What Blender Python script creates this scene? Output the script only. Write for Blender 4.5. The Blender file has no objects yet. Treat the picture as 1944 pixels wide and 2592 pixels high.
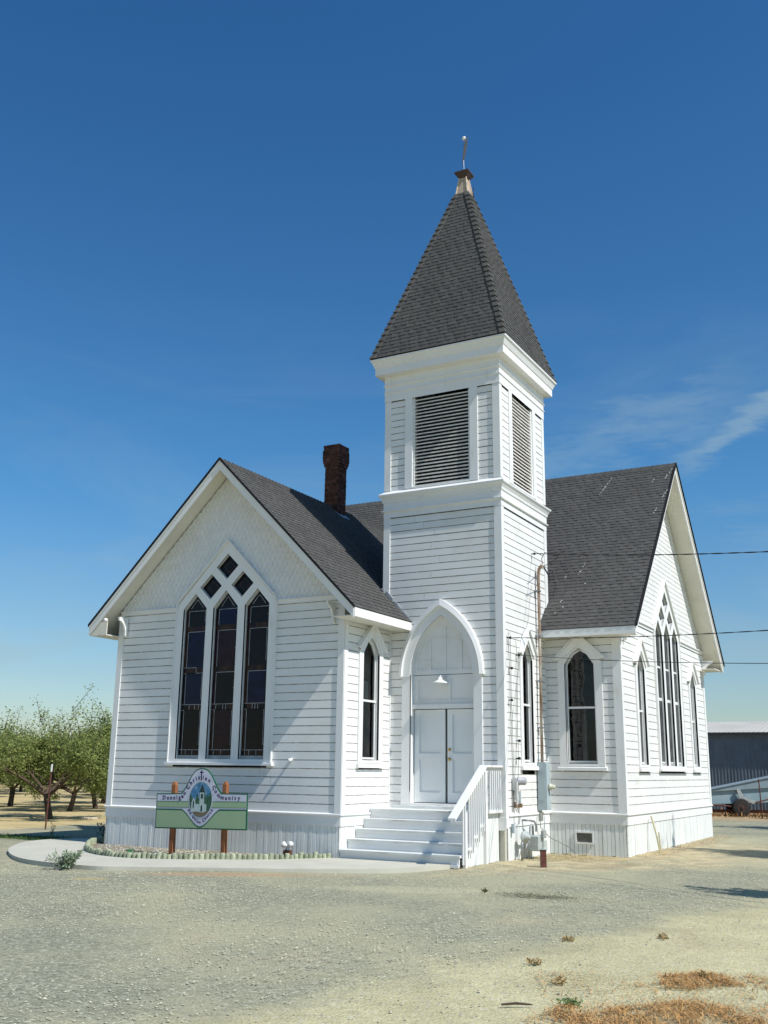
import bpy, math, random
import numpy as np
from mathutils import Vector, Matrix
R_ = math.radians
sc = bpy.context.scene
# ------------------------------------------------------------------ camera
cam_d = bpy.data.cameras.new("camera"); cam = bpy.data.objects.new("camera", cam_d)
sc.collection.objects.link(cam); sc.camera = cam
yaw, pitch, roll = 0.506, 0.249, 0.013
fw = Vector((-math.sin(yaw)*math.cos(pitch), math.cos(yaw)*math.cos(pitch), math.sin(pitch)))
rt = Vector((math.cos(yaw), math.sin(yaw), 0)); up = rt.cross(fw)
r2 = rt*math.cos(roll)+up*math.sin(roll); u2 = up*math.cos(roll)-rt*math.sin(roll)
cam.matrix_world = Matrix(((r2.x, u2.x, -fw.x, 10.527), (r2.y, u2.y, -fw.y, -17.403), (r2.z, u2.z, -fw.z, 1.696), (0, 0, 0, 1)))
cam_d.sensor_fit = 'VERTICAL'; cam_d.sensor_height = 32.0; cam_d.lens = 2561.6/2592*32.0
cam_d.clip_end = 6000; cam_d.clip_start = 0.1
# ------------------------------------------------------------------ sun and sky
SUN = Vector((7.15, -1.10, 8.6)).normalized()
sun_el = math.asin(SUN.z); sun_az = math.atan2(SUN.x, SUN.y)
sd = bpy.data.lights.new("sun", 'SUN'); sd.energy = 4.6; sd.angle = R_(0.5); sd.color = (1.0, 0.965, 0.92)
so = bpy.data.objects.new("sun", sd); sc.collection.objects.link(so)
so.rotation_euler = SUN.to_track_quat('Z', 'Y').to_euler(); so.location = (20, -10, 30)
world = bpy.data.worlds.new("World"); sc.world = world; world.use_nodes = True
wn = world.node_tree; wn.nodes.clear(); N = wn.nodes.new; WL = wn.links.new
wo = N('ShaderNodeOutputWorld'); bg = N('ShaderNodeBackground'); bg.inputs[1].default_value = 0.093
sky = N('ShaderNodeTexSky'); sky.sky_type = 'NISHITA'; sky.sun_disc = False
sky.sun_elevation = sun_el; sky.sun_rotation = sun_az
sky.altitude = 0; sky.air_density = 1.0; sky.dust_density = 0.6; sky.ozone_density = 2.2
tc = N('ShaderNodeTexCoord'); mp = N('ShaderNodeMapping'); mp.inputs['Scale'].default_value = (1.6, 1.6, 7.0); mp.inputs['Rotation'].default_value = (0.25, 0.35, 0.3)
nz = N('ShaderNodeTexNoise'); nz.inputs['Scale'].default_value = 2.3; nz.inputs['Detail'].default_value = 9; nz.inputs['Roughness'].default_value = 0.62; nz.inputs['Distortion'].default_value = 0.5
cr = N('ShaderNodeValToRGB'); cr.color_ramp.elements[0].position = 0.44; cr.color_ramp.elements[1].position = 0.80
sx = N('ShaderNodeSeparateXYZ')
# cirrus lies low in the sky, thinning out upwards, thicker towards the east (+X side)
m1 = N('ShaderNodeMapRange'); m1.inputs[1].default_value = 0.44; m1.inputs[2].default_value = 0.20; m1.inputs[3].default_value = 0.0; m1.inputs[4].default_value = 1.0
m2 = N('ShaderNodeMapRange'); m2.inputs[1].default_value = -0.62; m2.inputs[2].default_value = -0.28; m2.inputs[3].default_value = 0.5; m2.inputs[4].default_value = 1.0
mm = N('ShaderNodeMath'); mm.operation = 'MULTIPLY'; mm2 = N('ShaderNodeMath'); mm2.operation = 'MULTIPLY'; mm3 = N('ShaderNodeMath'); mm3.operation = 'MULTIPLY'; mm3.inputs[1].default_value = 0.50
mx = N('ShaderNodeMixRGB'); mx.inputs[2].default_value = (3.6, 4.9, 5.4, 1)
hs = N('ShaderNodeMixRGB'); hs.blend_type = 'MULTIPLY'; hs.inputs[0].default_value = 1; 
tcol = N('ShaderNodeValToRGB'); te = tcol.color_ramp.elements; te[0].position = 0.0; te[0].color = (1.0, 1.02, 1.0, 1); te[1].position = .62; te[1].color = (.31, .79, 1.16, 1)
te2 = te.new(.26); te2.color = (.46, .95, 1.22, 1)
WL(tc.outputs['Generated'], mp.inputs[0]); WL(mp.outputs[0], nz.inputs['Vector']); WL(nz.outputs[0], cr.inputs[0])
WL(tc.outputs['Generated'], sx.inputs[0]); WL(sx.outputs[2], m1.inputs[0]); WL(sx.outputs[0], m2.inputs[0])
WL(m1.outputs[0], mm.inputs[0]); WL(m2.outputs[0], mm.inputs[1]); WL(mm.outputs[0], mm2.inputs[0]); WL(cr.outputs[0], mm2.inputs[1]); WL(mm2.outputs[0], mm3.inputs[0])

def streak(d1, d2, width, reach, strength):
    d1, d2 = Vector(d1).normalized(), Vector(d2).normalized(); nn = d1.cross(d2).normalized(); cc = (d1+d2).normalized()
    nrm = N('ShaderNodeVectorMath'); nrm.operation = 'NORMALIZE'; WL(tc.outputs['Generated'], nrm.inputs[0])
    a = N('ShaderNodeVectorMath'); a.operation = 'DOT_PRODUCT'; a.inputs[1].default_value = nn; WL(nrm.outputs[0], a.inputs[0])
    n2 = N('ShaderNodeTexNoise'); n2.inputs['Scale'].default_value = 9; n2.inputs['Detail'].default_value = 8; n2.inputs['Roughness'].default_value = .65; WL(mp.outputs[0], n2.inputs['Vector'])
    w = N('ShaderNodeMapRange'); w.inputs[1].default_value = .3; w.inputs[2].default_value = .7; w.inputs[3].default_value = -width*1.1; w.inputs[4].default_value = width*1.1; WL(n2.outputs[0], w.inputs[0])
    sm = N('ShaderNodeMath'); sm.operation = 'ADD'; WL(a.outputs['Value'], sm.inputs[0]); WL(w.outputs[0], sm.inputs[1])
    ab = N('ShaderNodeMath'); ab.operation = 'ABSOLUTE'; WL(sm.outputs[0], ab.inputs[0])
    f1 = N('ShaderNodeMapRange'); f1.interpolation_type = 'SMOOTHSTEP'; f1.inputs[1].default_value = width*1.6; f1.inputs[2].default_value = 0; f1.inputs[3].default_value = 0; f1.inputs[4].default_value = strength; WL(ab.outputs[0], f1.inputs[0])
    b = N('ShaderNodeVectorMath'); b.operation = 'DOT_PRODUCT'; b.inputs[1].default_value = cc; WL(nrm.outputs[0], b.inputs[0])
    f2 = N('ShaderNodeMapRange'); f2.interpolation_type = 'SMOOTHSTEP'; f2.inputs[1].default_value = math.cos(reach); f2.inputs[2].default_value = math.cos(reach*.25); WL(b.outputs['Value'], f2.inputs[0])
    o = N('ShaderNodeMath'); o.operation = 'MULTIPLY'; WL(f1.outputs[0], o.inputs[0]); WL(f2.outputs[0], o.inputs[1]); return o.outputs[0]
s1 = streak((-.1776, .939, .2944), (-.0999, .9349, .3406), .012, .09, .40); s3 = streak((-.7619, .640, .0996), (-.7178, .6875, .110), .010, .07, .30); s2 = streak((-.3128, .9033, .2935), (-.1834, .9258, .3304), .022, .14, .20)
ad1 = N('ShaderNodeMath'); ad1.operation = 'ADD'; ad2 = N('ShaderNodeMath'); ad2.operation = 'ADD'; ad2.use_clamp = True
WL(s1, ad1.inputs[0]); WL(s2, ad1.inputs[1]); WL(ad1.outputs[0], ad2.inputs[0]); WL(mm3.outputs[0], ad2.inputs[1])
WL(sx.outputs[2], tcol.inputs[0]); WL(tcol.outputs[0], hs.inputs[2]); WL(sky.outputs[0], hs.inputs[1]); WL(hs.outputs[0], mx.inputs[1]); ad3 = N('ShaderNodeMath'); ad3.operation = 'ADD'; ad3.use_clamp = True; WL(ad2.outputs[0], ad3.inputs[0]); WL(s3, ad3.inputs[1]); WL(ad3.outputs[0], mx.inputs[0]); WL(mx.outputs[0], bg.inputs[0]); WL(bg.outputs[0], wo.inputs[0])
sc.view_settings.view_transform = 'Standard'; sc.view_settings.look = 'None'; sc.view_settings.exposure = 0.15; sc.view_settings.gamma = 1.0
rnd = random.Random(7)
C = sc.collection
# ------------------------------------------------------------------ materials
def mat(name, col=(.5, .5, .5), rough=.8, spec=.3, metal=0.0, noise=None, bump=None, tone=0.0, mottle=None, emit=None):
    """noise=(scale, amount) value variation; mottle=(scale, threshold lo, hi, colour, strength) patches; bump=(scale, strength, distance)"""
    m = bpy.data.materials.new(name); m.use_nodes = True; nt = m.node_tree; b = nt.nodes['Principled BSDF']
    b.inputs['Roughness'].default_value = rough; b.inputs['Metallic'].default_value = metal
    if 'Specular IOR Level' in b.inputs: b.inputs['Specular IOR Level'].default_value = spec
    n = nt.nodes.new; L = nt.links.new
    t = n('ShaderNodeTexCoord'); rgb = n('ShaderNodeRGB'); rgb.outputs[0].default_value = (*col, 1); cur = rgb.outputs[0]
    if mottle:
        for (s, lo, hi, c2, st) in (mottle if isinstance(mottle, list) else [mottle]):
            a = n('ShaderNodeTexNoise'); a.inputs['Detail'].default_value = 8; a.inputs['Roughness'].default_value = .65
            if isinstance(s, tuple):
                mpp = n('ShaderNodeMapping'); mpp.inputs['Scale'].default_value = s; L(t.outputs['Object'], mpp.inputs[0]); L(mpp.outputs[0], a.inputs['Vector']); a.inputs['Scale'].default_value = 1
            else:
                a.inputs['Scale'].default_value = s; L(t.outputs['Object'], a.inputs['Vector'])
            mr = n('ShaderNodeMapRange'); mr.inputs[1].default_value = lo; mr.inputs[2].default_value = hi; mr.inputs[4].default_value = st
            L(a.outputs[0], mr.inputs[0]); mi = n('ShaderNodeMixRGB'); mi.inputs[2].default_value = (*c2, 1)
            L(mr.outputs[0], mi.inputs[0]); L(cur, mi.inputs[1]); cur = mi.outputs[0]
    if noise:
        a = n('ShaderNodeTexNoise'); a.inputs['Scale'].default_value = noise[0]; a.inputs['Detail'].default_value = 6
        L(t.outputs['Object'], a.inputs['Vector']); mr = n('ShaderNodeMapRange'); mr.inputs[1].default_value = .3; mr.inputs[2].default_value = .7
        mr.inputs[3].default_value = 1-noise[1]; mr.inputs[4].default_value = 1+noise[1]; L(a.outputs[0], mr.inputs[0])
        mi = n('ShaderNodeMixRGB'); mi.blend_type = 'MULTIPLY'; mi.inputs[0].default_value = 1; L(cur, mi.inputs[1]); L(mr.outputs[0], mi.inputs[2]); cur = mi.outputs[0]
    if tone:
        a = n('ShaderNodeAttribute'); a.attribute_name = 'tone'; mr = n('ShaderNodeMapRange'); mr.inputs[3].default_value = 1-tone; mr.inputs[4].default_value = 1+tone
        L(a.outputs['Fac'], mr.inputs[0]); mi = n('ShaderNodeMixRGB'); mi.blend_type = 'MULTIPLY'; mi.inputs[0].default_value = 1; L(cur, mi.inputs[1]); L(mr.outputs[0], mi.inputs[2]); cur = mi.outputs[0]
    L(cur, b.inputs['Base Color'])
    if bump:
        a = n('ShaderNodeTexNoise'); a.inputs['Scale'].default_value = bump[0]; a.inputs['Detail'].default_value = 5; L(t.outputs['Object'], a.inputs['Vector'])
        bp = n('ShaderNodeBump'); bp.inputs['Strength'].default_value = bump[1]; bp.inputs['Distance'].default_value = bump[2]; L(a.outputs[0], bp.inputs['Height']); L(bp.outputs[0], b.inputs['Normal'])
    return m
WHITE = mat('white_paint', (.765, .765, .745), .55, .35, noise=(1.3, .03), bump=(30, .25, .004), tone=.03,
            mottle=[((1.2, 1.2, 9), .54, .74, (.62, .595, .52), .55), (.9, .52, .75, (.68, .67, .61), .6), (38, .63, .71, (.46, .42, .34), .55), ((9, 9, 1.1), .66, .78, (.55, .50, .41), .35)])
TRIM = mat('white_trim_paint', (.77, .77, .75), .5, .35, noise=(2, .03), bump=(25, .25, .004), mottle=[((6, 6, 1.6), .60, .74, (.60, .585, .52), .55), (30, .66, .72, (.42, .38, .31), .5)])
CREAM = mat('cream_soffit_paint', (.74, .71, .62), .6, .3, noise=(2, .04), mottle=(3, .55, .75, (.62, .57, .46), .4))
GROOVE = mat('weathered_joint', (.62, .61, .56), .8, .2, mottle=[(5, .38, .60, (.28, .25, .20), .9), (30, .48, .62, (.14, .12, .09), .6)])
SCALEJ = mat('shingle_joint', (.72, .71, .67), .8, .2, mottle=(9, .5, .65, (.45, .41, .33), .6))
SKIRTM = mat('white_skirt_boards', (.74, .76, .73), .65, .3, noise=(2, .05), bump=(30, .3, .004), tone=.06, mottle=[((14, 14, .8), .56, .68, (.50, .49, .42), .55), (26, .64, .70, (.36, .32, .24), .5)])
SHING = mat('asphalt_shingle', (.082, .081, .077), .92, .15, noise=(1.2, .07), bump=(140, .5, .003), tone=.13, mottle=[(60, .55, .75, (.13, .125, .12), .5), (26, .70, .74, (.45, .43, .38), .7), (1.6, .56, .70, (.095, .09, .08), .6), ((1, 1, .5), .6, .72, (.055, .055, .058), .5)])
SHEDGE = mat('shingle_edge', (.02, .02, .022), .9, .1)
BRICK = mat('chimney_brick', (.088, .038, .028), .9, .2, noise=(6, .3), bump=(30, .5, .01), tone=.35, mottle=(7, .54, .68, (.30, .25, .22), .3))
MORTAR = mat('mortar', (.12, .09, .075), .95, .1, noise=(12, .2))
LOUV = mat('louver_slat', (.66, .63, .58), .7, .3, noise=(8, .15), mottle=((2, 2, 20), .5, .7, (.26, .2, .15), .5))
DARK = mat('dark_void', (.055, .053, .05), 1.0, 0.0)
RAWWOOD = mat('weathered_wood', (.42, .35, .27), .85, .2, noise=(10, .25))
BROWNMET = mat('dark_brown_metal', (.055, .035, .03), .6, .4, noise=(8, .2))
STEEL = mat('aged_steel', (.30, .31, .32), .45, .5, metal=.6, noise=(6, .2))
RUST = mat('rusted_pipe', (.25, .16, .10), .75, .3, mottle=((5, 5, 1.3), .45, .6, (.55, .50, .44), .8), noise=(20, .15))
RUSTDK = mat('rusty_brown_steel', (.13, .05, .035), .7, .3, noise=(14, .3))
BRASS = mat('brass', (.55, .38, .12), .3, .5, metal=1)
GREYBOX = mat('grey_enamel', (.36, .43, .45), .5, .4, noise=(5, .06))
GASMET = mat('grey_green_meter_paint', (.40, .44, .42), .55, .4, noise=(12, .15))
BLACKC = mat('black_cable', (.02, .02, .022), .6, .3)
GREYC = mat('grey_cable', (.20, .20, .19), .6, .3)
POSTW = mat('redwood_post', (.30, .115, .045), .75, .3, noise=(5, .2), mottle=((22, 22, 1.2), .5, .66, (.12, .05, .025), .7))
CONC = mat('concrete', (.49, .475, .395), .9, .2, noise=(1.5, .06), bump=(60, .2, .003), mottle=[(2.2, .55, .75, (.42, .39, .32), .5), (55, .66, .7, (.3, .28, .24), .6)])
SOIL = mat('bed_soil', (.30, .26, .19), .95, .1, noise=(9, .35), bump=(30, 1, .03), mottle=(22, .5, .6, (.13, .105, .075), .8))
LOGM = mat('greenish_treated_log', (.34, .37, .25), .85, .2, noise=(14, .25), tone=.25)
BARK = mat('tree_bark', (.10, .075, .055), .95, .1, noise=(9, .3), bump=(30, .8, .02))
CARE = mat('signboard_green', (.29, .40, .24), .5, .4)
def glassmat(name, tint, ior=1.5, rough=.02):
    m = bpy.data.materials.new(name); m.use_nodes = True; nt = m.node_tree; nt.nodes.clear(); n = nt.nodes.new; L = nt.links.new
    o = n('ShaderNodeOutputMaterial'); mi = n('ShaderNodeMixShader'); tr = n('ShaderNodeBsdfTransparent'); tr.inputs[0].default_value = (*tint, 1)
    gl = n('ShaderNodeBsdfGlossy'); gl.inputs['Roughness'].default_value = rough; fr = n('ShaderNodeFresnel'); fr.inputs[0].default_value = ior
    t = n('ShaderNodeTexCoord'); a = n('ShaderNodeTexNoise'); a.inputs['Scale'].default_value = 3; L(t.outputs['Object'], a.inputs['Vector'])
    bp = n('ShaderNodeBump'); bp.inputs['Strength'].default_value = .15; bp.inputs['Distance'].default_value = .02; L(a.outputs[0], bp.inputs['Height']); L(bp.outputs[0], gl.inputs['Normal'])
    L(fr.outputs[0], mi.inputs[0]); L(tr.outputs[0], mi.inputs[1]); L(gl.outputs[0], mi.inputs[2]); L(mi.outputs[0], o.inputs[0]); return m
GLASS = glassmat('window_glass', (.62, .66, .66))
SGL = [mat('stained_glass_dark', (.006, .004, .005), .2, .22, noise=(7, .5), bump=(9, .3, .004)),
       mat('stained_glass_blue', (.005, .007, .030), .2, .22, noise=(6, .4), bump=(9, .3, .004)),
       mat('stained_glass_amber', (.032, .015, .009), .25, .22, noise=(10, .6), bump=(9, .3, .004)),
       mat('stained_glass_plum', (.020, .006, .010), .2, .22, noise=(8, .5), bump=(9, .3, .004))]
DIMG = mat('painted_reflection_glass', (.055, .06, .062), .12, .25, noise=(3, .4), mottle=((2, 2, 1.2), .45, .6, (.02, .018, .018), .9), bump=(5, .2, .004))  # opaque pane: grey reflection and dark interior mixed into its colour
CAME = mat('lead_came', (.42, .43, .44), .5, .5, metal=.3, noise=(9, .3))
ROOM = mat('room_dimness', (.085, .085, .08), 1, 0, noise=(3, .2))  # dimness of the unlit interior put into the box colour
CURT = mat('curtain_cloth', (.36, .36, .35), .95, .1, noise=(5, .1))
# ------------------------------------------------------------------ mesh builder
class MB:
    def __init__(s): s.v = []; s.f = []; s.m = []; s.t = []; s.cuts = []
    def cut(s): s.cuts.append((len(s.v), len(s.f)))
    def face(s, pts, m=0, t=.5):
        b = len(s.v); s.v += [tuple(p) for p in pts]; s.f.append(tuple(range(b, b+len(pts)))); s.m.append(m); s.t.append(t)
    def hexa(s, p, m=0, t=.5, skip=()):
        b = len(s.v); s.v += [tuple(q) for q in p]
        for i, f in enumerate(((0, 3, 2, 1), (4, 5, 6, 7), (0, 1, 5, 4), (1, 2, 6, 5), (2, 3, 7, 6), (3, 0, 4, 7))):
            if i in skip: continue
            s.f.append(tuple(b+k for k in f)); s.m.append(m); s.t.append(t)
    def box(s, x0, x1, y0, y1, z0, z1, m=0, t=.5):
        s.hexa([(x0, y0, z0), (x1, y0, z0), (x1, y1, z0), (x0, y1, z0), (x0, y0, z1), (x1, y0, z1), (x1, y1, z1), (x0, y1, z1)], m, t)
    def fbox(s, P, a0, a1, z0, z1, d0, d1, m=0, t=.5):
        s.hexa([P(a0, z0, d0), P(a1, z0, d0), P(a1, z0, d1), P(a0, z0, d1), P(a0, z1, d0), P(a1, z1, d0), P(a1, z1, d1), P(a0, z1, d1)], m, t)
    def tube(s, pts, r, n=8, m=0, t=.5, cap=True):
        pts = [Vector(p) for p in pts]; rs = r if isinstance(r, (list, tuple)) else [r]*len(pts); rings = []
        pv = None
        for i, p in enumerate(pts):
            d = (pts[min(i+1, len(pts)-1)]-pts[max(i-1, 0)]); d = d.normalized() if d.length > 1e-9 else Vector((0, 0, 1))
            if pv is None: q = d.orthogonal().normalized()
            else:
                q = pv-d*pv.dot(d); q = q.normalized() if q.length > 1e-6 else d.orthogonal().normalized()
            pv = q; w = d.cross(q); b = len(s.v)
            for k in range(n):
                a = 2*math.pi*k/n; s.v.append(tuple(p+(q*math.cos(a)+w*math.sin(a))*rs[i]))
            rings.append(b)
        for i in range(len(rings)-1):
            for k in range(n):
                s.f.append((rings[i]+k, rings[i]+(k+1) % n, rings[i+1]+(k+1) % n, rings[i+1]+k)); s.m.append(m); s.t.append(t)
        if cap:
            s.f.append(tuple(rings[0]+k for k in range(n))[::-1]); s.m.append(m); s.t.append(t)
            s.f.append(tuple(rings[-1]+k for k in range(n))); s.m.append(m); s.t.append(t)
    def lathe(s, o, prof, n=16, ax=Vector((0, 0, 1)), m=0, t=.5):
        o = Vector(o); ax = Vector(ax).normalized(); s.tube([o+ax*h for h, r in prof], [max(r, 1e-4) for h, r in prof], n, m, t)
    def bar2(s, P, a0, z0, a1, z1, w, d0, d1, m=0, t=.5):      # a bar of width w between two points of a wall plane
        dx, dz = a1-a0, z1-z0; l = math.hypot(dx, dz); nx, nz_ = -dz/l*w/2, dx/l*w/2
        q = [(a0-nx, z0-nz_), (a1-nx, z1-nz_), (a1+nx, z1+nz_), (a0+nx, z0+nz_)]
        s.hexa([P(a, z, d0) for a, z in q]+[P(a, z, d1) for a, z in q], m, t)
    def build_each(s, name, mats, parent=None):
        s.cut(); v0 = f0 = 0; out = []
        for v1, f1 in s.cuts:
            if f1 > f0:
                q = MB(); q.v = s.v[v0:v1]; q.f = [tuple(k-v0 for k in f) for f in s.f[f0:f1]]; q.m = s.m[f0:f1]; q.t = s.t[f0:f1]; out.append(q.build(name, mats, parent))
            v0, f0 = v1, f1
        return out
    def build(s, name, mats, parent=None, smooth=False):
        me = bpy.data.meshes.new(name); me.from_pydata(s.v, [], s.f)
        for q in (mats if isinstance(mats, (list, tuple)) else [mats]): me.materials.append(q)
        me.polygons.foreach_set('material_index', s.m)
        at = me.attributes.new('tone', 'FLOAT', 'FACE'); at.data.foreach_set('value', s.t)
        if smooth: me.polygons.foreach_set('use_smooth', [True]*len(s.f))
        me.update(); ob = bpy.data.objects.new(name, me); C.objects.link(ob)
        if parent: ob.parent = parent
        return ob
def poly2d(loops, depth=0.0):
    cu = bpy.data.curves.new('t', 'CURVE'); cu.dimensions = '2D'; cu.fill_mode = 'BOTH'; cu.extrude = depth/2
    for lp in loops:
        sp = cu.splines.new('POLY'); sp.points.add(len(lp)-1); sp.use_cyclic_u = True
        for i, (a, z) in enumerate(lp): sp.points[i].co = (a, z, 0, 1)
    return _grab(cu)
def _grab(cu):
    ob = bpy.data.objects.new('t', cu); C.objects.link(ob); dg = bpy.context.evaluated_depsgraph_get(); e = ob.evaluated_get(dg); me = e.to_mesh()
    v = [tuple(q.co) for q in me.vertices]; f = [tuple(p.vertices) for p in me.polygons]; e.to_mesh_clear()
    bpy.data.objects.remove(ob); bpy.data.curves.remove(cu); return v, f
def add2d(mb, P, loops, d0, d1, m=0, t=.5):                    # plate with holes between depths d0 (wall) and d1 (outwards)
    v, f = poly2d(loops, abs(d1-d0)); b = len(mb.v); mid = (d0+d1)/2
    mb.v += [tuple(P(a, z, mid+w)) for a, z, w in v]; mb.f += [tuple(b+k for k in q) for q in f]; mb.m += [m]*len(f); mb.t += [t]*len(f)
def glyph(ch, size, off=0.0, shear=0.0):
    cu = bpy.data.curves.new('t', 'FONT'); cu.body = ch; cu.size = size; cu.offset = off; cu.extrude = 0; cu.shear = shear; cu.fill_mode = 'FRONT'
    return _grab(cu)
def tag(o, label, cat, group=None, kind=None):
    if label: o['label'] = label
    if cat: o['category'] = cat
    if group: o['group'] = group
    if kind: o['kind'] = kind
    return o
def thing(name, label, cat, loc=(0, 0, 0), group=None):
    o = bpy.data.objects.new(name, None); C.objects.link(o); o.location = loc; o.empty_display_size = .3; return tag(o, label, cat, group)
def copy_tree(o, loc=None, rz=None, scale=None, parent=None):
    c = o.copy(); C.objects.link(c)
    if parent: c.parent = parent
    for ch in [q for q in list(bpy.data.objects) if q.parent == o]: copy_tree(ch, parent=c)
    if loc is not None: c.location = loc
    if rz is not None: c.rotation_euler = (0, 0, rz)
    if scale is not None: c.scale = scale
    return c
# ------------------------------------------------------------------ church dimensions (metres, z up, front of the west wing at y=0)
T, TR, TL, Q, WB, RX = 1.963, 2.621, -.172, 4.478, 8.532, 4.324
TB = T+2.793-.06
WT0, SK = .865, .62
OV = .471
def PA(a, z, d=0): return Vector((a, -d, z))                   # west wing front
def PS(a, z, d=0): return Vector((d, a, z))                    # west wing side, x=0
def PT(a, z, d=0): return Vector((a, T-d, z))                  # tower front
def PR(a, z, d=0): return Vector((TR+d, a, z))                 # tower side
def PF(a, z, d=0): return Vector((a, Q-d, z))                  # east wing front
def PG(a, z, d=0): return Vector((RX+d, a, z))                 # east gable
def PLW(a, z, d=0): return Vector((-6-d, a, z))                # far west walls
def PBK(a, z, d=0): return Vector((a, Q+WB+d, z))
def PTL(a, z, d=0): return Vector((TL-d, a, z))
def PTB(a, z, d=0): return Vector((a, TB+d, z))
church = thing('church', 'white clapboard church with dark shingled roofs and a square steepled tower', 'church', (0, 0, 0))
def spans(z0, z1, span, holes):
    """cells left between the holes, as (left bottom, left top, right bottom, right top)"""
    def ev(fn, z, other):
        q = fn(z)
        if q is None:
            q = fn(other)
            if q is None: return None
            c = (q[0]+q[1])/2; return (c, c) if z > other else q
        return q
    e = 1e-3; A, B = span(z0+e), span(z1-e); hs = []
    for h in holes:
        b, t = ev(h, z0+e, z1-e), ev(h, z1-e, z0+e)
        if b and t: hs.append((b, t))
    hs.sort(key=lambda q: q[0][0]); out = []; l = (A[0], B[0])
    for b, t in hs: out.append((l[0], l[1], b[0], t[0])); l = (b[1], t[1])
    out.append((l[0], l[1], A[1], B[1])); return [o for o in out if o[2]-o[0] > 1e-3 or o[3]-o[1] > 1e-3]
def siding(mb, P, z0, z1, span, holes=(), pitch=.168, r=None):
    mb.cut()
    r = r or rnd; n = max(1, round((z1-z0)/pitch)); h = (z1-z0)/n
    for i in range(n):
        zb, zt = z0+i*h, z0+(i+1)*h; w = r.uniform(-.0018, .0018)
        for (lb, lt, rb, rt_) in spans(zb, zt, span, holes):
            cuts = [0.0, 1.0]
            if rb-lb > 2.2 and r.random() < .75: cuts = [0, r.uniform(.25, .75), 1]
            for c0, c1 in zip(cuts, cuts[1:]):
                tn = r.random(); g = .004 if c0 > 0 else 0; lv = [(zb, -.012), (zb, .0018+w), (zt-.018, .0+w), (zt-.009, -.007), (zt, -.012)]; row = []
                for z, d in lv:
                    k = (z-zb)/h; l = lb+(lt-lb)*k; rr = rb+(rt_-rb)*k; row.append((P(l+(rr-l)*c0+g, z, d), P(l+(rr-l)*c1, z, d)))
                for j in range(4): mb.face([row[j][0], row[j][1], row[j+1][1], row[j+1][0]], 0 if j == 1 else 1, tn)
def shingle_wall(mb, P, z0, z1, span, holes=(), rowh=.125, w=.13):
    n = int(math.ceil((z1-z0)/rowh))
    zz = z0; 
    for i in range(n):
        zb = z0+i*rowh; zt = min(zb+rowh, z1)
        for (lb, lt, rb, rt_) in spans(zb, zt, span, holes):
            mb.face([P(lb, zb, -.012), P(rb, zb, -.012), P(rt_, zt, -.012), P(lt, zt, -.012)], 1)
            a = math.floor(min(lb, lt)/w)*w+(w/2 if i % 2 else 0)-w
            while a < max(rb, rt_):
                c0, c1 = a+.003, a+w-.003; a += w; ztt = zt+.035; lo = max(lb, lt); hi = min(rb, rt_); lo2 = min(lb, lt); hi2 = max(rb, rt_)
                if c1 < lo2+.01 or c0 > hi2-.01: continue
                c = (c0+c1)/2; pts = [(c0, zb+.055), (c0+.012, zb+.028), (c0+.035, zb+.006), (c, zb), (c1-.035, zb+.006), (c1-.012, zb+.028), (c1, zb+.055), (c1, ztt), (c0, ztt)]
                def cl(p):
                    k = min(1, max(0, (p[1]-zb)/(zt-zb))); return (min(max(p[0], lb+(lt-lb)*k), rb+(rt_-rb)*k), min(p[1], z1))
                pts = [cl(p) for p in pts]; tn = rnd.random(); jl = rnd.uniform(0, .0015)
                dd = lambda z: .004+jl-(z-zb)/(ztt-zb)*.014
                top = [P(p[0], p[1], dd(p[1])) for p in pts]; mb.face(top, 0, tn)
                for k in range(6):
                    p, q = pts[k], pts[k+1]; mb.face([P(p[0], p[1], -.012), P(q[0], q[1], -.012), P(q[0], q[1], dd(q[1])), P(p[0], p[1], dd(p[1]))], 1, tn)
def skirt(mb, P, a0, a1, z0=-.03, z1=SK, w=.088):
    n = max(1, int((a1-a0)/w)); ww = (a1-a0)/n
    mb.cut(); mb.fbox(P, a0, a1, z0, z1, -.03, -.012, 1)
    for i in range(n):
        tn = rnd.random(); d = rnd.uniform(-.002, .004); zb = z0+rnd.uniform(0, .03); l, r = a0+i*ww, a0+(i+1)*ww
        mb.hexa([P(l+.002, zb, -.012), P(r-.002, zb, -.012), P(r-.006, zb, d), P(l+.006, zb, d), P(l+.002, z1, -.012), P(r-.002, z1, -.012), P(r-.006, z1, d), P(l+.006, z1, d)], 0, tn)
# roof heights
SA = (8.283-4.786)/3.513; SB = (9.631-4.751)/(WB/2+.473); YM = Q+WB/2
def zA(x): return 8.283-SA*abs(x+3)
def zB(y): return 9.631-SB*abs(y-YM)
def gspanA(z): h = max(0.0, (8.283-.16-z)/SA); return (max(-6, -3-h), min(0, -3+h))
def gspanB(z): h = max(0.0, (9.631-.16-z)/SB); return (max(Q, YM-h), min(Q+WB, YM+h))
BAND = 5.03
CA, CB = -2.99, YM
def tall_hole(c, half=1.22):
    def f(z):
        if z < 1.76 or z > 6.45: return None
        if z < 5.1: return (c-half, c+half)
        h = half*(6.45-z)/1.35; return (c-h, c+h)
    return f
def lancet_hole(c, hw, sh=4.06, ap=4.52, zb=1.78):
    def f(z):
        if z < zb or z > ap: return None
        if z < sh: return (c-hw, c+hw)
        h = hw*(ap-z)/(ap-sh); return (c-h, c+h)
    return f
LAN = {'S': (1.10, .29, .50), 'R': (3.27, .245, .43), 'F': (3.41, .30, .505), 'G1': (YM-2.68, .25, .45), 'G2': (YM+2.68, .25, .45)}
DC = 1.235
def door_hole(z):
    if z < .9 or z > 4.98: return None
    if z < 3.65: return (DC-.82, DC+.82)
    h = .86*math.sqrt(max(0, 1-((z-3.65)/1.34)**1.7)); return (DC-h, DC+h)
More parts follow.
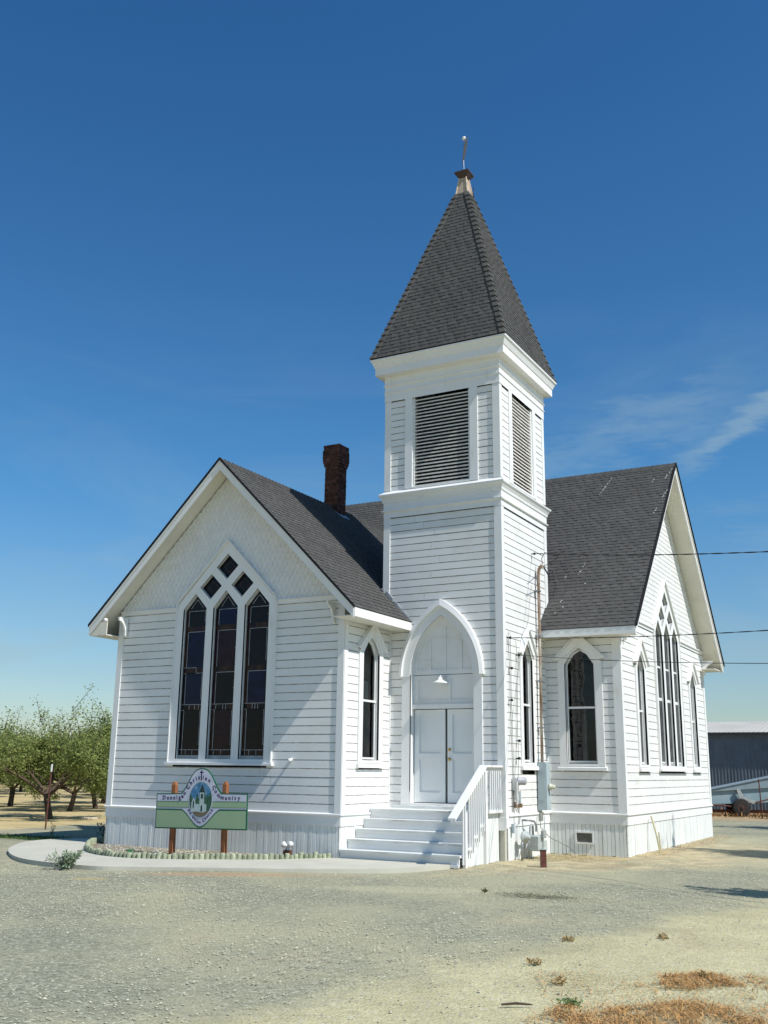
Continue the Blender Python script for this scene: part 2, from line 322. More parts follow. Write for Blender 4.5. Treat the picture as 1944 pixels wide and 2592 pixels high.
def wall(name, fn, mats=(WHITE, GROOVE)):
    mb = MB(); fn(mb); return mb.build_each(name, list(mats), church)
wall('wall', lambda m: siding(m, PA, WT0, BAND, lambda z: (-6, 0), [tall_hole(CA)]))
wall('gable_shingles', lambda m: shingle_wall(m, PA, BAND+.075, 8.1, gspanA, [tall_hole(CA)]), (WHITE, SCALEJ))
wall('wall', lambda m: siding(m, PS, WT0, 5.2, lambda z: (0, T), [lancet_hole(LAN['S'][0], LAN['S'][2]-.07)]))
wall('wall', lambda m: (siding(m, PT, .9, 5.25, lambda z: (0, TR), [door_hole]), siding(m, PT, 5.25, 7.16, lambda z: (TL, TR), pitch=.155),
                        siding(m, PT, 7.75, 9.93, lambda z: (TL, DC-.70), pitch=.155), siding(m, PT, 7.75, 9.93, lambda z: (DC+.70, TR), pitch=.155)))
wall('wall', lambda m: (siding(m, PR, WT0, 7.16, lambda z: (T, Q if z < 4.9 else TB), [lancet_hole(LAN['R'][0], LAN['R'][2]-.07)], pitch=.155),
                        siding(m, PR, 7.75, 9.93, lambda z: (T, T+.70), pitch=.155), siding(m, PR, 7.75, 9.93, lambda z: (T+2.02, TB), pitch=.155)))
wall('wall', lambda m: siding(m, PF, WT0, 5.1, lambda z: (TR, RX), [lancet_hole(LAN['F'][0], LAN['F'][2]-.07)]))
wall('wall', lambda m: siding(m, PG, WT0, BAND, lambda z: (Q, Q+WB), [tall_hole(CB), lancet_hole(LAN['G1'][0], LAN['G1'][2]-.07), lancet_hole(LAN['G2'][0], LAN['G2'][2]-.07)]))
wall('gable_shingles', lambda m: shingle_wall(m, PG, BAND+.075, 9.45, gspanB, [tall_hole(CB)]), (WHITE, SCALEJ))
wall('wall', lambda m: (siding(m, PLW, 0, 9.45, lambda z: (0, Q+WB) if z < 5 else gspanB(z), pitch=.35)))
wall('wall', lambda m: siding(m, PBK, 0, 5.1, lambda z: (-6, RX), pitch=.35))
wall('wall', lambda m: (siding(m, PTL, 4.9, 7.16, lambda z: (T, TB), pitch=.155), siding(m, PTL, 7.75, 9.93, lambda z: (T, TB), pitch=.155)))
wall('wall', lambda m: (siding(m, PTB, 4.9, 7.16, lambda z: (TL, TR), pitch=.155), siding(m, PTB, 7.75, 9.93, lambda z: (TL, TR), pitch=.155)))
# skirt boards, band board and water table
sk = MB(); skirt(sk, PA, -6, 0); skirt(sk, PS, 0, .9); skirt(sk, PR, T+.12, Q-.0); skirt(sk, PF, TR, RX); skirt(sk, PG, Q, Q+WB); skirt(sk, PLW, 0, Q+WB, w=.3)
sk.build_each('skirt', [SKIRTM, GROOVE], church)
bt = MB()
def band(P, a0, a1, e0, e1, z0=SK, z1=WT0-.045):
    bt.cut(); bt.fbox(P, a0-e0*.018, a1+e1*.018, z0, z1, -.01, .018)
    b = len(bt.v); E = .045                                                     # sloping cap
    bt.hexa([P(a0-e0*E, z1, -.01), P(a1+e1*E, z1, -.01), P(a1+e1*E, z1, E), P(a0-e0*E, z1, E), P(a0-e0*E, z1+.05, -.01), P(a1+e1*E, z1+.05, -.01), P(a1+e1*E, z1+.024, E), P(a0-e0*E, z1+.024, E)])
band(PA, -6, 0, 1, 1); band(PS, 0.001, 1.15, 0, 0); band(PR, T+.12, Q, 0, 0); band(PF, TR, RX, 0, 1); band(PG, Q+.001, Q+WB, 0, 1)
bt.build_each('water_table', TRIM, church)
# corner boards
cb = MB()
def cboard(P, a0, a1, z0, z1, d=.022): cb.fbox(P, a0, a1, z0, z1, -.01, d); cb.cut()
CBW = .145
cboard(PA, -6.022, -6+CBW-.02, WT0, 5.05); cboard(PA, -CBW+.02, .022, WT0, 5.05); cboard(PS, 0, CBW, WT0, 5.1); cboard(PLW, 0, CBW, WT0, 4.9)
cboard(PT, TR-CBW, TR+.022, SK-.02, 7.16); cboard(PR, T, T+CBW-.02, SK-.02, 7.16, .020); cboard(PT, TL-.022, TL+CBW-.01, 5.3, 7.16); cboard(PTL, T, T+CBW, 5.3, 7.16)
cboard(PR, TB-CBW, TB+.02, 4.9, 7.16); cboard(PTB, TR-CBW, TR+.018, 4.9, 7.16)
for z0, z1 in ((7.80, 9.93),):
    cboard(PT, TR-CBW, TR+.022, z0, z1); cboard(PR, T, T+CBW-.02, z0, z1, .020); cboard(PT, TL-.022, TL+CBW-.01, z0, z1); cboard(PTL, T, T+CBW, z0, z1); cboard(PR, TB-CBW+.03, TB+.02, z0, z1); cboard(PTB, TR-CBW, TR+.018, z0, z1)
cboard(PF, RX-CBW-.02, RX+.022, WT0, 4.95); cboard(PG, Q, Q+CBW-.03, WT0, 5.0, .020); cboard(PG, Q+WB-CBW, Q+WB+.022, WT0, 5.0)
cboard(PS, T-.03, T-.002, WT0, 5.1, .02); cboard(PR, Q-.03, Q-.002, WT0, 5.0, .014)
cb.fbox(PT, TR-CBW-.03, TR+.035, .56, .80, .0225, .04); 
cb.build_each('corner_board', TRIM, church)
# concrete pier under the tower corner
pr = MB(); pr.box(TR-.24, TR-.02, T-.012, T+.1, -.05, .56); pr.build('foundation_pier', CONC, church)
# band moulding under the gables, tower trims
tm = MB()
def hband(P, a0, a1, z0, z1, d, hole=None):
    for l, r in ([(a0, a1)] if not hole else [(a0, hole[0]), (hole[1], a1)]): tm.fbox(P, l, r, z0, z1, -.01, d); tm.cut()
hA = (CA-1.30, CA+1.30); hB = (CB-1.30, CB+1.30)
hband(PA, -5.98, -.02, BAND, BAND+.075, .026, hA); hband(PA, -5.98, -.02, BAND+.0755, BAND+.10, .05, hA)
hband(PG, Q, Q+WB, BAND, BAND+.075, .026, hB); hband(PG, Q, Q+WB, BAND+.0755, BAND+.10, .06, hB)
tm.build_each('gable_band', TRIM, church)
# square mouldings swept round the tower
def sweep(mb, prof, m=0):
    n = len(prof)
    def ring(o, z): return [Vector((TL-o, T-o, z)), Vector((TR+o, T-o, z)), Vector((TR+o, TB+o, z)), Vector((TL-o, TB+o, z))]
    for (o0, z0), (o1, z1) in zip(prof, prof[1:]):
        A, B = ring(o0, z0), ring(o1, z1)
        for k in range(4): mb.face([A[k], A[(k+1) % 4], B[(k+1) % 4], B[k]], m)
cn = MB()
sweep(cn, [(.03, 9.93), (.032, 10.14), (.05, 10.145), (.05, 10.165), (.03, 10.17), (.03, 10.29), (.045, 10.30), (.062, 10.325), (.035, 10.33), (.035, 10.53), (.185, 10.555), (.20, 10.555), (.20, 10.735), (.215, 10.745), (.235, 10.80), (.262, 10.87), (.290, 10.895), (.290, 10.935), (.0, 10.99)])
cn.build('tower_cornice', TRIM, church)
cm = MB()
sweep(cm, [(.026, 7.16), (.026, 7.30), (.06, 7.305), (.064, 7.33), (.03, 7.335), (.03, 7.50), (.05, 7.51), (.055, 7.56), (.085, 7.62), (.118, 7.66), (.122, 7.695), (-.02, 7.80)])
cm.build('tower_cornice', TRIM, church)
# ------------------------------------------------------------------ louvred belfry openings
def louvre(P, a0, a1, z0, z1):
    f = MB(); cw = .185
    f.fbox(P, a0-cw, a0, z0-.03, z1, -.01, .03); f.fbox(P, a1, a1+cw, z0-.03, z1, -.01, .03); f.fbox(P, a0, a1, z0-.04, z0, -.14, .03)
    f.fbox(P, a0, a0+.045, z0, z1, -.14, -.005); f.fbox(P, a1-.045, a1, z0, z1, -.14, -.005)
    o = f.build('louvre', TRIM, church)
    s = MB(); n = 26; h = (z1-z0)/n
    for i in range(n):
        zb = z0+i*h; j = rnd.uniform(-.003, .003)
        s.hexa([P(a0+.045, zb+.002+j, -.02), P(a1-.045, zb+.002-j, -.02), P(a1-.045, zb+.058, -.12), P(a0+.045, zb+.058, -.12), P(a0+.045, zb+.032+j, -.02), P(a1-.045, zb+.032-j, -.02), P(a1-.045, zb+.076, -.12), P(a0+.045, zb+.076, -.12)])
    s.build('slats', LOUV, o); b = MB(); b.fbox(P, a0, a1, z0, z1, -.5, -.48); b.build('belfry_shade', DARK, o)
louvre(PT, DC-.72, DC+.70, 7.82, 9.93); louvre(PR, T+.70, T+1.98, 7.82, 9.93)
# ------------------------------------------------------------------ roofs
def shingle_slope(mb, org, U, V, Nn, L, span, expo=.128, r=None):
    """org: eave start; U along eave, V up slope, Nn normal; L slope length; span(v)->(u0,u1)"""
    r = r or rnd; n = int(L/expo)+1
    for i in range(n):
        v0 = i*expo; v1 = min(v0+expo, L)
        if v1-v0 < .02: break
        l0, r0 = span(v0); l1, r1 = span(v1)
        def X(u, v, h): return org+U*u+V*v+Nn*h
        if r0-l0 < .02: continue
        mb.hexa([X(l0, v0, -.01), X(r0, v0, -.01), X(r1, v1, -.01), X(l1, v1, -.01), X(l0, v0, .010), X(r0, v0, .010), X(r1, v1, .002), X(l1, v1, .002)], 0, .35, skip=(0, 4))
        u = l0+r.uniform(-.2, 0)
        while u < r0:
            w = r.uniform(.12, .19); g = r.uniform(.05, .11); a, b = max(u, l0), min(u+w, r0); u += w+g
            a1, b1 = max(a, l1), min(b, r1)
            if b-a < .02 or b1-a1 < .01: continue
            lift = r.uniform(.015, .019)
            mb.hexa([X(a, v0-.004, 0), X(b, v0-.004, 0), X(b1, v1, 0), X(a1, v1, 0), X(a, v0-.004, lift), X(b, v0-.004, lift), X(b1, v1, .006), X(a1, v1, .006)], 0, r.random(), skip=(0, 4))
def slope_vec(sx_, sy_, s): # horizontal direction up-slope
    V = Vector((sx_, sy_, s)).normalized(); return V
# roof A: right slope (faces +X), left slope
ra = MB(); LA = 3.513*math.hypot(1, SA)
V = slope_vec(-1, 0, SA); U = Vector((0, 1, 0)); Nn = U.cross(V)
if Nn.z < 0: Nn = -Nn
def spanAr(v):
    z = 4.786+v/LA*(8.283-4.786); ye = YM-(9.631-z)/SB+.12; return (0, ye+OV)
shingle_slope(ra, Vector((.513, -OV, 4.786)), U, V, Nn, LA, spanAr)
V = slope_vec(1, 0, SA); Nn = V.cross(U)
if Nn.z < 0: Nn = -Nn
shingle_slope(ra, Vector((-6.513, -OV, 4.786)), U, V, Nn, LA, spanAr)
for i in range(56):                                                          # ridge caps
    y = -OV+i*.142
    if y > 7.3: break
    for s in (-1, 1):
        ra.hexa([(-3, y, 8.29), (-3+s*.15, y, 8.29-.15*SA), (-3+s*.15, y+.16, 8.28-.15*SA), (-3, y+.16, 8.285), (-3, y, 8.325), (-3+s*.15, y, 8.32-.15*SA), (-3+s*.15, y+.16, 8.298-.15*SA), (-3, y+.16, 8.303)], 0, rnd.random())
roofA = ra.build('roof', SHING, church)
rb_ = MB(); LB = (WB/2+.473)*math.hypot(1, SB); XL, XR = -6.5, RX+OV+.04
V = slope_vec(0, 1, SB); U = Vector((1, 0, 0)); Nn = U.cross(V)
shingle_slope(rb_, Vector((XL, Q-.473, 4.751)), U, V, Nn, LB, lambda v: (0, XR-XL))
V = slope_vec(0, -1, SB); Nn = V.cross(U)
if Nn.z < 0: Nn = -Nn
shingle_slope(rb_, Vector((XL, Q+WB+.473, 4.751)), U, V, Nn, LB, lambda v: (0, XR-XL), expo=.3)
for i in range(90):
    x = XR-i*.142
    if x < XL: break
    for s in (-1, 1):
        rb_.hexa([(x, YM, 9.64), (x, YM+s*.15, 9.64-.15*SB), (x-.16, YM+s*.15, 9.63-.15*SB), (x-.16, YM, 9.633), (x, YM, 9.672), (x, YM+s*.15, 9.668-.15*SB), (x-.16, YM+s*.15, 9.646-.15*SB), (x-.16, YM, 9.650)], 0, rnd.random())
roofB = rb_.build('roof', SHING, church)
dm = MB(); rs = random.Random(9)
for (x, v0, L_) in ((3.0, 5.6, .85), (4.35, 5.95, .35), (4.72, 5.1, .5), (4.66, 6.0, .6), (4.6, 4.4, .3), (3.15, 2.0, .45), (2.9, .5, .12), (2.95, .95, .1), (3.05, .75, .08), (3.4, 1.6, .1), (2.85, 1.9, .1), (-.4, 5.6, .5), (-.75, 5.75, .35)):
    for k in range(max(1, int(L_/.05))):
        v = v0+k*.05; 
        if rs.random() < .25: continue
        xx = x+k*.012+rs.gauss(0, .006); w = rs.uniform(.008, .018); y = Q-.473+v/math.hypot(1, SB); z = zB(y)+.024; h = .04/math.hypot(1, SB)
        dm.face([(xx-w, y, z), (xx+w, y, z), (xx+w*.7, y+h, z+h*SB), (xx-w*.7, y+h, z+h*SB)])
dm.build('bird_droppings', mat('bird_dropping_white', (.45, .44, .40), .9, noise=(30, .3)), roofB)['kind'] = 'stuff'
# roof decks / soffits (cream painted underside), with barge boards and fascias
def deck(pts_top, th, name, parent, m):
    mb = MB(); n = len(pts_top); lo = [Vector(p)-Vector((0, 0, th)) for p in pts_top]; mb.hexa(lo+[Vector(p) for p in pts_top]); return mb.build(name, m, parent)
e = .012
for x0, x1 in ((.50, -3), (-6.50, -3)):
    deck([(x0, -OV+.01, zA(x0)-e), (x0, 7.2, zA(x0)-e), (x1, 7.2, zA(x1)-e), (x1, -OV+.01, zA(x1)-e)], .10, 'soffit', roofA, CREAM)
for y0, y1 in ((Q-.46, YM), (Q+WB+.46, YM)):
    deck([(XL+.01, y0, zB(y0)-e), (XR-.01, y0, zB(y0)-e), (XR-.01, y1, zB(y1)-e), (XL+.01, y1, zB(y1)-e)], .10, 'soffit', roofB, CREAM)
def rake(PP, zf, c, half, d, name, parent):
    """barge boards of a gable: PP(a,z,d) frame; zf roof height at a; c centre; half half-width; d outward distance"""
    mb = MB()
    for s in (-1, 1):
        a0, a1 = c+s*half, c
        for (h0, h1, dd0, dd1) in ((.022, .235, d-.028, d+.004), (.022, .085, d+.0045, d+.024)):
            mb.hexa([PP(a0, zf(a0)-h1, dd0), PP(a1, zf(a1)-h1*1.0, dd0), PP(a1, zf(a1)-h0, dd0), PP(a0, zf(a0)-h0, dd0), PP(a0, zf(a0)-h1, dd1), PP(a1, zf(a1)-h1, dd1), PP(a1, zf(a1)-h0, dd1), PP(a0, zf(a0)-h0, dd1)])
    return mb.build(name, TRIM, parent)
rake(PA, zA, -3, 3.495, OV, 'barge_board', roofA); rake(PG, zB, YM, WB/2+.455, OV+.02, 'barge_board', roofB)
# dark shingle edge over the barge board
for (PP, zf, c, half, d, par) in ((PA, zA, -3, 3.515, OV, roofA), (PG, zB, YM, WB/2+.475, OV+.03, roofB)):
    mb = MB()
    for s in (-1, 1):
        a0 = c+s*half; mb.hexa([PP(a0, zf(a0)-.021, d-.01), PP(c, zf(c)-.021, d-.01), PP(c, zf(c)+.03, d-.01), PP(a0, zf(a0)+.03, d-.01), PP(a0, zf(a0)-.021, d+.045), PP(c, zf(c)-.021, d+.045), PP(c, zf(c)+.036, d+.045), PP(a0, zf(a0)+.036, d+.045)])
    mb.build('shingle_edge', SHEDGE, par)
fa = MB()
fa.box(.495, .515, -OV+.005, T-.003, 4.60, 4.77); fa.cut(); fa.box(-6.515, -6.495, -OV+.005, Q-.5, 4.60, 4.77); fa.cut(); fa.box(TR+.003, XR-.012, Q-.473, Q-.453, 4.575, 4.735); fa.cut()
fa.box(XL, XR-.012, Q+WB+.453, Q+WB+.473, 4.575, 4.735); fa.build_each('fascia', TRIM, church)
bx = MB()  # horizontal boxed eave soffits
bx.box(.022, .495, -OV+.03, T-.003, 4.61, 4.63); bx.cut(); bx.box(-6.495, -6.022, -OV+.03, Q-.5, 4.56, 4.58); bx.box(-6.494, -6.0, -OV+.03, -OV+.05, 4.58, 4.86); bx.cut(); bx.box(TR+.003, RX+OV-.04, Q-.453, Q-.022, 4.585, 4.605); bx.cut(); bx.box(RX+.03, RX+OV-.04, Q+WB-.4, Q+WB+.453, 4.585, 4.605); bx.build_each('boxed_eave', CREAM, church)
bk = MB()  # curved eave brackets at the gable corners
def bracket(P, a, s, zt):
    pts = [(0, 0), (.30, 0), (.29, -.07), (.20, -.10), (.13, -.17), (.08, -.29), (.075, -.40), (0, -.43)]
    bk.cut()
    lo = [P(a+s*.0-.022, zt+dz, .02+dx) for dx, dz in pts]; hi = [P(a+.022, zt+dz, .02+dx) for dx, dz in pts]
    bk.face(lo); bk.face(hi[::-1])
    for k in range(len(pts)): bk.face([lo[k], lo[(k+1) % len(pts)], hi[(k+1) % len(pts)], hi[k]])
bracket(PA, -.22, 1, 4.97); bracket(PA, -5.78, 1, 4.97); bracket(PG, Q+.3, 1, 4.95); bracket(PG, Q+WB-.12, 1, 4.85); bk.build_each('eave_bracket', TRIM, church)
# ------------------------------------------------------------------ spire
sp = MB(); SC = ((TL+TR)/2, (T+TB)/2); H0, H1, Z0, Z1 = 1.655, .165, 10.965, 15.66; LS = math.hypot(Z1-Z0, H0-H1)
HX = (TR-TL)/2-(TB-T)/2
for (dx, dy) in ((0, 1), (-1, 0), (0, -1), (1, 0)):
    inn = Vector((dx, dy, 0)); U = Vector((dy, -dx, 0)); V = (inn*(H0-H1)+Vector((0, 0, Z1-Z0))).normalized(); Nn = U.cross(V)
    if Nn.z < 0: Nn = -Nn
    org = Vector((SC[0], SC[1], Z0))-inn*H0
    shingle_slope(sp, org, U, V, Nn, LS, lambda v: (-(H0+(H1-H0)*v/LS), (H0+(H1-H0)*v/LS)), expo=.108)
spire = sp.build('spire_roof', SHING, church)
hp = MB()
for sx_, sy_ in ((1, -1), (-1, -1), (1, 1), (-1, 1)):
    n = 30; hp.cut()
    for i in range(n):
        k0, k1 = i/n, (i+1.12)/n
        def cor(k, o): h = H0+(H1-H0)*min(k, 1.0); return h+o, Z0+(Z1-Z0)*min(k, 1.0)
        h0, z0 = cor(k0, .032); h1, z1 = cor(k1, .012); w = .125; wz = .0
        tn = rnd.random()
        for ax in (0, 1):
            def pt(h, z, back, o):
                x = (h-(back if ax == 0 else 0))*sx_; y = (h-(back if ax == 1 else 0))*sy_
                return Vector((SC[0]+x, SC[1]+y, z+o))
            q = [pt(h0, z0, 0, 0), pt(h0, z0, w, 0), pt(h1, z1, w*.95, 0), pt(h1, z1, 0, 0)]
            q2 = [pt(h0+.012, z0, 0, 0), pt(h0+.012, z0, w, 0), pt(h1+.002, z1, w*.95, 0), pt(h1+.002, z1, 0, 0)]
            q3 = [pt(h0-.03, z0, 0, 0), pt(h0-.03, z0, w, 0), pt(h1-.03, z1, w*.95, 0), pt(h1-.03, z1, 0, 0)]
            hp.hexa(q3+q2, 0, tn)
hp.build_each('hip_cap', SHING, spire)
fl = MB()
def ringsq(h, z): return [(SC[0]-h, SC[1]-h, z), (SC[0]+h, SC[1]-h, z), (SC[0]+h, SC[1]+h, z), (SC[0]-h, SC[1]+h, z)]
fl.hexa(ringsq(.162, 15.55)+ringsq(.075, 16.19)); f_ob = fl.build('finial_base', RAWWOOD, spire)
fl = MB()
for sx_, sy_ in ((1, -1), (-1, -1), (1, 1), (-1, 1)):
    p = [Vector((SC[0]+sx_*.172, SC[1]+sy_*.172, 15.55)), Vector((SC[0]+sx_*.082, SC[1]+sy_*.082, 16.2))]; fl.tube(p, [.022, .018], 5)
fl.build('finial_trim', mat('pale_finial_wood', (.55, .43, .33), .8, noise=(10, .2)), f_ob)
fl = MB(); fl.hexa(ringsq(.10, 16.12)+ringsq(.185, 16.24)); fl.hexa(ringsq(.19, 16.241)+ringsq(.185, 16.285)); fl.hexa(ringsq(.18, 16.286)+ringsq(.03, 16.36)); fl.build('finial_cap', BROWNMET, spire)
fl = MB(); fl.tube([(SC[0], SC[1], 16.3), (SC[0]-.015, SC[1], 16.75), (SC[0]+.005, SC[1], 17.30)], .008, 6); fl.build('lightning_rod', STEEL, spire)
fl = MB(); fl.lathe((SC[0]+.005, SC[1], 17.25), [(-.006, .0)]+[(.052-.052*math.cos(math.pi*k/8), .052*math.sin(math.pi*k/8)) for k in range(1, 8)]+[(.105, 0)], 12); fl.build('rod_ball', mat('white_glass_ball', (.75, .76, .74), .2, .5, noise=(5, .05)), spire, True)
va = MB(); dr = Vector((.86, .5, 0))*.31; o = Vector((SC[0]+.012, SC[1]-.025, 16.88))
def VP(a, b): return o+dr*a*.8+Vector((0, 0, b))
va.tube([VP(-.27, -.42), VP(-.03, -.02), VP(.15, .22), VP(.44, .46)], [.007, .01, .01, .006], 5)
for th in (-.006,):
    pl = [VP(-.16, -.20), VP(.02, -.22), VP(.20, .0), VP(.42, .40), VP(.36, .46), VP(.24, .24), VP(.26, .45), VP(.18, .44), VP(.0, .16), VP(-.13, -.06)]
    n = Vector((.5, -.86, 0))*.006; va.face([p+n for p in pl]); va.face([p-n for p in pl][::-1])
    for k in range(len(pl)): va.face([pl[k]+n, pl[(k+1) % len(pl)]+n, pl[(k+1) % len(pl)]-n, pl[k]-n])
va.build('weather_vane', mat('dark_grey_metal', (.05, .052, .056), .6, .4, noise=(8, .2)), spire)
ds = MB(); ds.tube([(SC[0]+.21, SC[1]+.1, 15.6), (SC[0]+.19, SC[1]+.1, 15.75), (SC[0]+.22, SC[1]+.1, 15.95)], [.016, .014, .002], 4); ds.build('loose_flashing', BROWNMET, spire)
# ------------------------------------------------------------------ chimney
ch = MB(); cx, cy = -3.0, 4.36; hw = .205
z = 7.75; k = 0
while z < 9.93:
    g = 0 if z < 9.32 else min(.052, (z-9.32)/.24*.05+.012); g = g if z < 9.80 else .038
    h = hw+g; nb = 2; 
    for side in range(4):
        off = .5 if k % 2 else 0
        for b in range(-1, 3):
            u0 = -h+(b+off)*h; u1 = u0+h-.012; u0 = max(u0, -h+.0); u1 = min(u1, h)
            if u1-u0 < .02: continue
            if z > 9.85 and rnd.random() < .25: continue
            dd = rnd.uniform(-.006, .006); c, s = [(1, 0), (0, 1), (-1, 0), (0, -1)][side]
            def X(u, w_): return (cx+c*u-s*(-w_), cy+s*u+c*(-w_))
            q = [X(u0, h-.08), X(u1, h-.08), X(u1, h+dd), X(u0, h+dd)]
            ch.hexa([(*p, z) for p in q]+[(*p, z+.062) for p in q], 0, rnd.random())
    hh = h-.012; ch.box(cx-hh, cx+hh, cy-hh, cy+hh, z-.001, min(z+.0745, 9.85), 1); z += .074; k += 1
chim = ch.build('chimney', [BRICK, MORTAR], church)
fm = MB()
fm.hexa([(cx+hw-.05, cy-hw-.05, zA(cx+hw+.0)+.03), (cx+hw+.14, cy-hw-.05, zA(cx+hw+.14)+.03), (cx+hw+.14, cy+hw+.02, zA(cx+hw+.14)+.03), (cx+hw-.05, cy+hw+.02, zA(cx+hw)+.03),
         (cx+hw-.05, cy-hw-.05, zA(cx+hw+.0)+.07), (cx+hw+.14, cy-hw-.05, zA(cx+hw+.14)+.04), (cx+hw+.14, cy+hw+.02, zA(cx+hw+.14)+.04), (cx+hw-.05, cy+hw+.02, zA(cx+hw)+.07)])
fm.build('flashing', STEEL, chim)
# flashing bits where the tower meets the roofs
fm = MB()
for (x, dz) in ((-.10, .1), (.1, .06), (.3, .04)):
    fm.hexa([(x, T-.05, zA(x)+.02), (x+.16, T-.05, zA(x+.16)+.02), (x+.16, T+.01, zA(x+.16)+.02), (x, T+.01, zA(x)+.02), (x, T-.04, zA(x)+.02+dz), (x+.16, T-.04, zA(x+.16)+.02+dz*.8), (x+.16, T+.01, zA(x+.16)+.02+dz), (x, T+.01, zA(x)+.02+dz)])
fm.box(-.25, -.17, T-.1, T+.02, zA(-.2)+.02, zA(-.2)+.07, 0); fm.build('flashing', STEEL, church)
# ------------------------------------------------------------------ windows
def lancet(P, key, hoodw, curtain=None, sill_d=.07):
    c, hg, hc = LAN[key]; zb, sh, ap = 1.93, 4.03, 4.34
    fr = MB(); outer = [(c-hc, zb-.12), (c+hc, zb-.12), (c+hc, 4.06), (c, 4.06+hc*.98), (c-hc, 4.06)]
    gi = hg+.045; inner = [(c-gi, zb-.06), (c+gi, zb-.06), (c+gi, sh), (c+gi*.45, sh+.24), (c, ap+.03), (c-gi*.45, sh+.24), (c-gi, sh)]
    add2d(fr, P, [outer, inner], -.012, .032)
    n = len(inner)
    for k in range(n):
        a, b = inner[k], inner[(k+1) % n]; fr.face([P(a[0], a[1], .03), P(b[0], b[1], .03), P(b[0], b[1], -.12), P(a[0], a[1], -.12)])
    win = fr.build('window', TRIM, church)
    hd = MB()                                                                  # gable-shaped hood
    hw_ = hc*hoodw; zt = 4.69; zl = 4.12
    for s in (-1, 1):
        sl = (zt-zl)/hw_
        q = [(c+s*(hw_), zl), (c+s*(hw_-.02), zl-.05), (c, zt-.26), (c, zt-.03)]
        q = [(c+s*hw_, zl+.01), (c+s*(hw_-.14), zl-.03+.0), (c, zt-.24), (c, zt-.02)]
        hd.hexa([P(a, z, .0325) for a, z in q]+[P(a, z, .062) for a, z in q])
        hd.hexa([P(a, z, .0) for a, z in [(c+s*(hw_+.02), zl-.012), (c, zt-.012), (c, zt+.018), (c+s*(hw_+.03), zl+.012)]]+[P(a, z, .105) for a, z in [(c+s*(hw_+.02), zl-.012), (c, zt-.012), (c, zt+.018), (c+s*(hw_+.03), zl+.012)]])
    hd.build('hood', TRIM, win)
    sl = MB(); a0, a1 = c-hc-.04, c+hc+.04
    sl.hexa([P(a0, zb-.21, -.01), P(a1, zb-.21, -.01), P(a1, zb-.21, sill_d), P(a0, zb-.21, sill_d), P(a0, zb-.115, -.01), P(a1, zb-.115, -.01), P(a1, zb-.145, sill_d), P(a0, zb-.145, sill_d)])
    sl.build('sill', TRIM, win)
    sa = MB(); mid = 3.07
    g = [(c-hg, zb), (c+hg, zb), (c+hg, sh-.02), (c+hg*.5, sh+.20), (c, ap-.02), (c-hg*.5, sh+.20), (c-hg, sh-.02)]
    o2 = [(a+(.03 if a > c else -.03 if a < c else 0), z+(.03 if z > sh+.1 else (-.04 if z < zb+.01 else 0))) for a, z in g]
    lowg = [(c-hg, zb), (c+hg, zb), (c+hg, mid-.02), (c-hg, mid-.02)]; upg = [(c-hg, mid+.02)]+[(c+hg, mid+.02)]+g[2:]
    add2d(sa, P, [o2, lowg, upg], -.095, -.055); sa.fbox(P, c-hg-.02, c+hg+.02, mid-.025, mid+.018, -.0545, -.03); sa.build('sash', TRIM, win)
    gl = MB(); gl.face([P(a, z, -.075) for a, z in g]); gl.build('glass', GLASS, win)
    nb = MB(); a0, a1, z0, z1 = c-hg-.25, c+hg+.25, zb-.3, ap+.2               # box coloured dark to stand for the dim room behind the pane
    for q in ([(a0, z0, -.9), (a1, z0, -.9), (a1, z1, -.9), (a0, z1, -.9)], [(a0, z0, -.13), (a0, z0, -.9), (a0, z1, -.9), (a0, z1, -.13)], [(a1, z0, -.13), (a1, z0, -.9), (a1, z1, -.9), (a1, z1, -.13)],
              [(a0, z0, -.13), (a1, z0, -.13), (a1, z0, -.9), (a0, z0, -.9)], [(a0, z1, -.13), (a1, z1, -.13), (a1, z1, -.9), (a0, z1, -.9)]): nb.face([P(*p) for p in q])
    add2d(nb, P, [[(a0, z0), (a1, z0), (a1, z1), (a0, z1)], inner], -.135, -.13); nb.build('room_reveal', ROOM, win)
    if curtain:
        cu = MB()
        for (u0, u1, zz0, zz1) in curtain:
            m = 14
            for k in range(m):
                a, b = c+hg*(u0+(u1-u0)*k/m), c+hg*(u0+(u1-u0)*(k+1)/m); d0, d1 = -.22+.015*math.sin(k*2.1), -.22+.015*math.sin((k+1)*2.1)
                cu.face([P(a, zz0, d0), P(b, zz0, d1), P(b, zz1, d1), P(a, zz1, d0)])
        cu.build('curtain', CURT, win)
    return win
lancet(PS, 'S', 1.13, curtain=[(-1.1, .4, 1.9, 3.75), (-1.1, 1.1, 3.1, 3.5)])
lancet(PR, 'R', 1.08, curtain=[(-1.2, 1.2, 1.8, 4.4)])
lancet(PF, 'F', 1.15, curtain=[(-.2, .15, 1.9, 3.04)])
lancet(PG, 'G1', 1.2, curtain=[(-1.2, .7, 1.8, 4.4)]); lancet(PG, 'G2', 1.2)
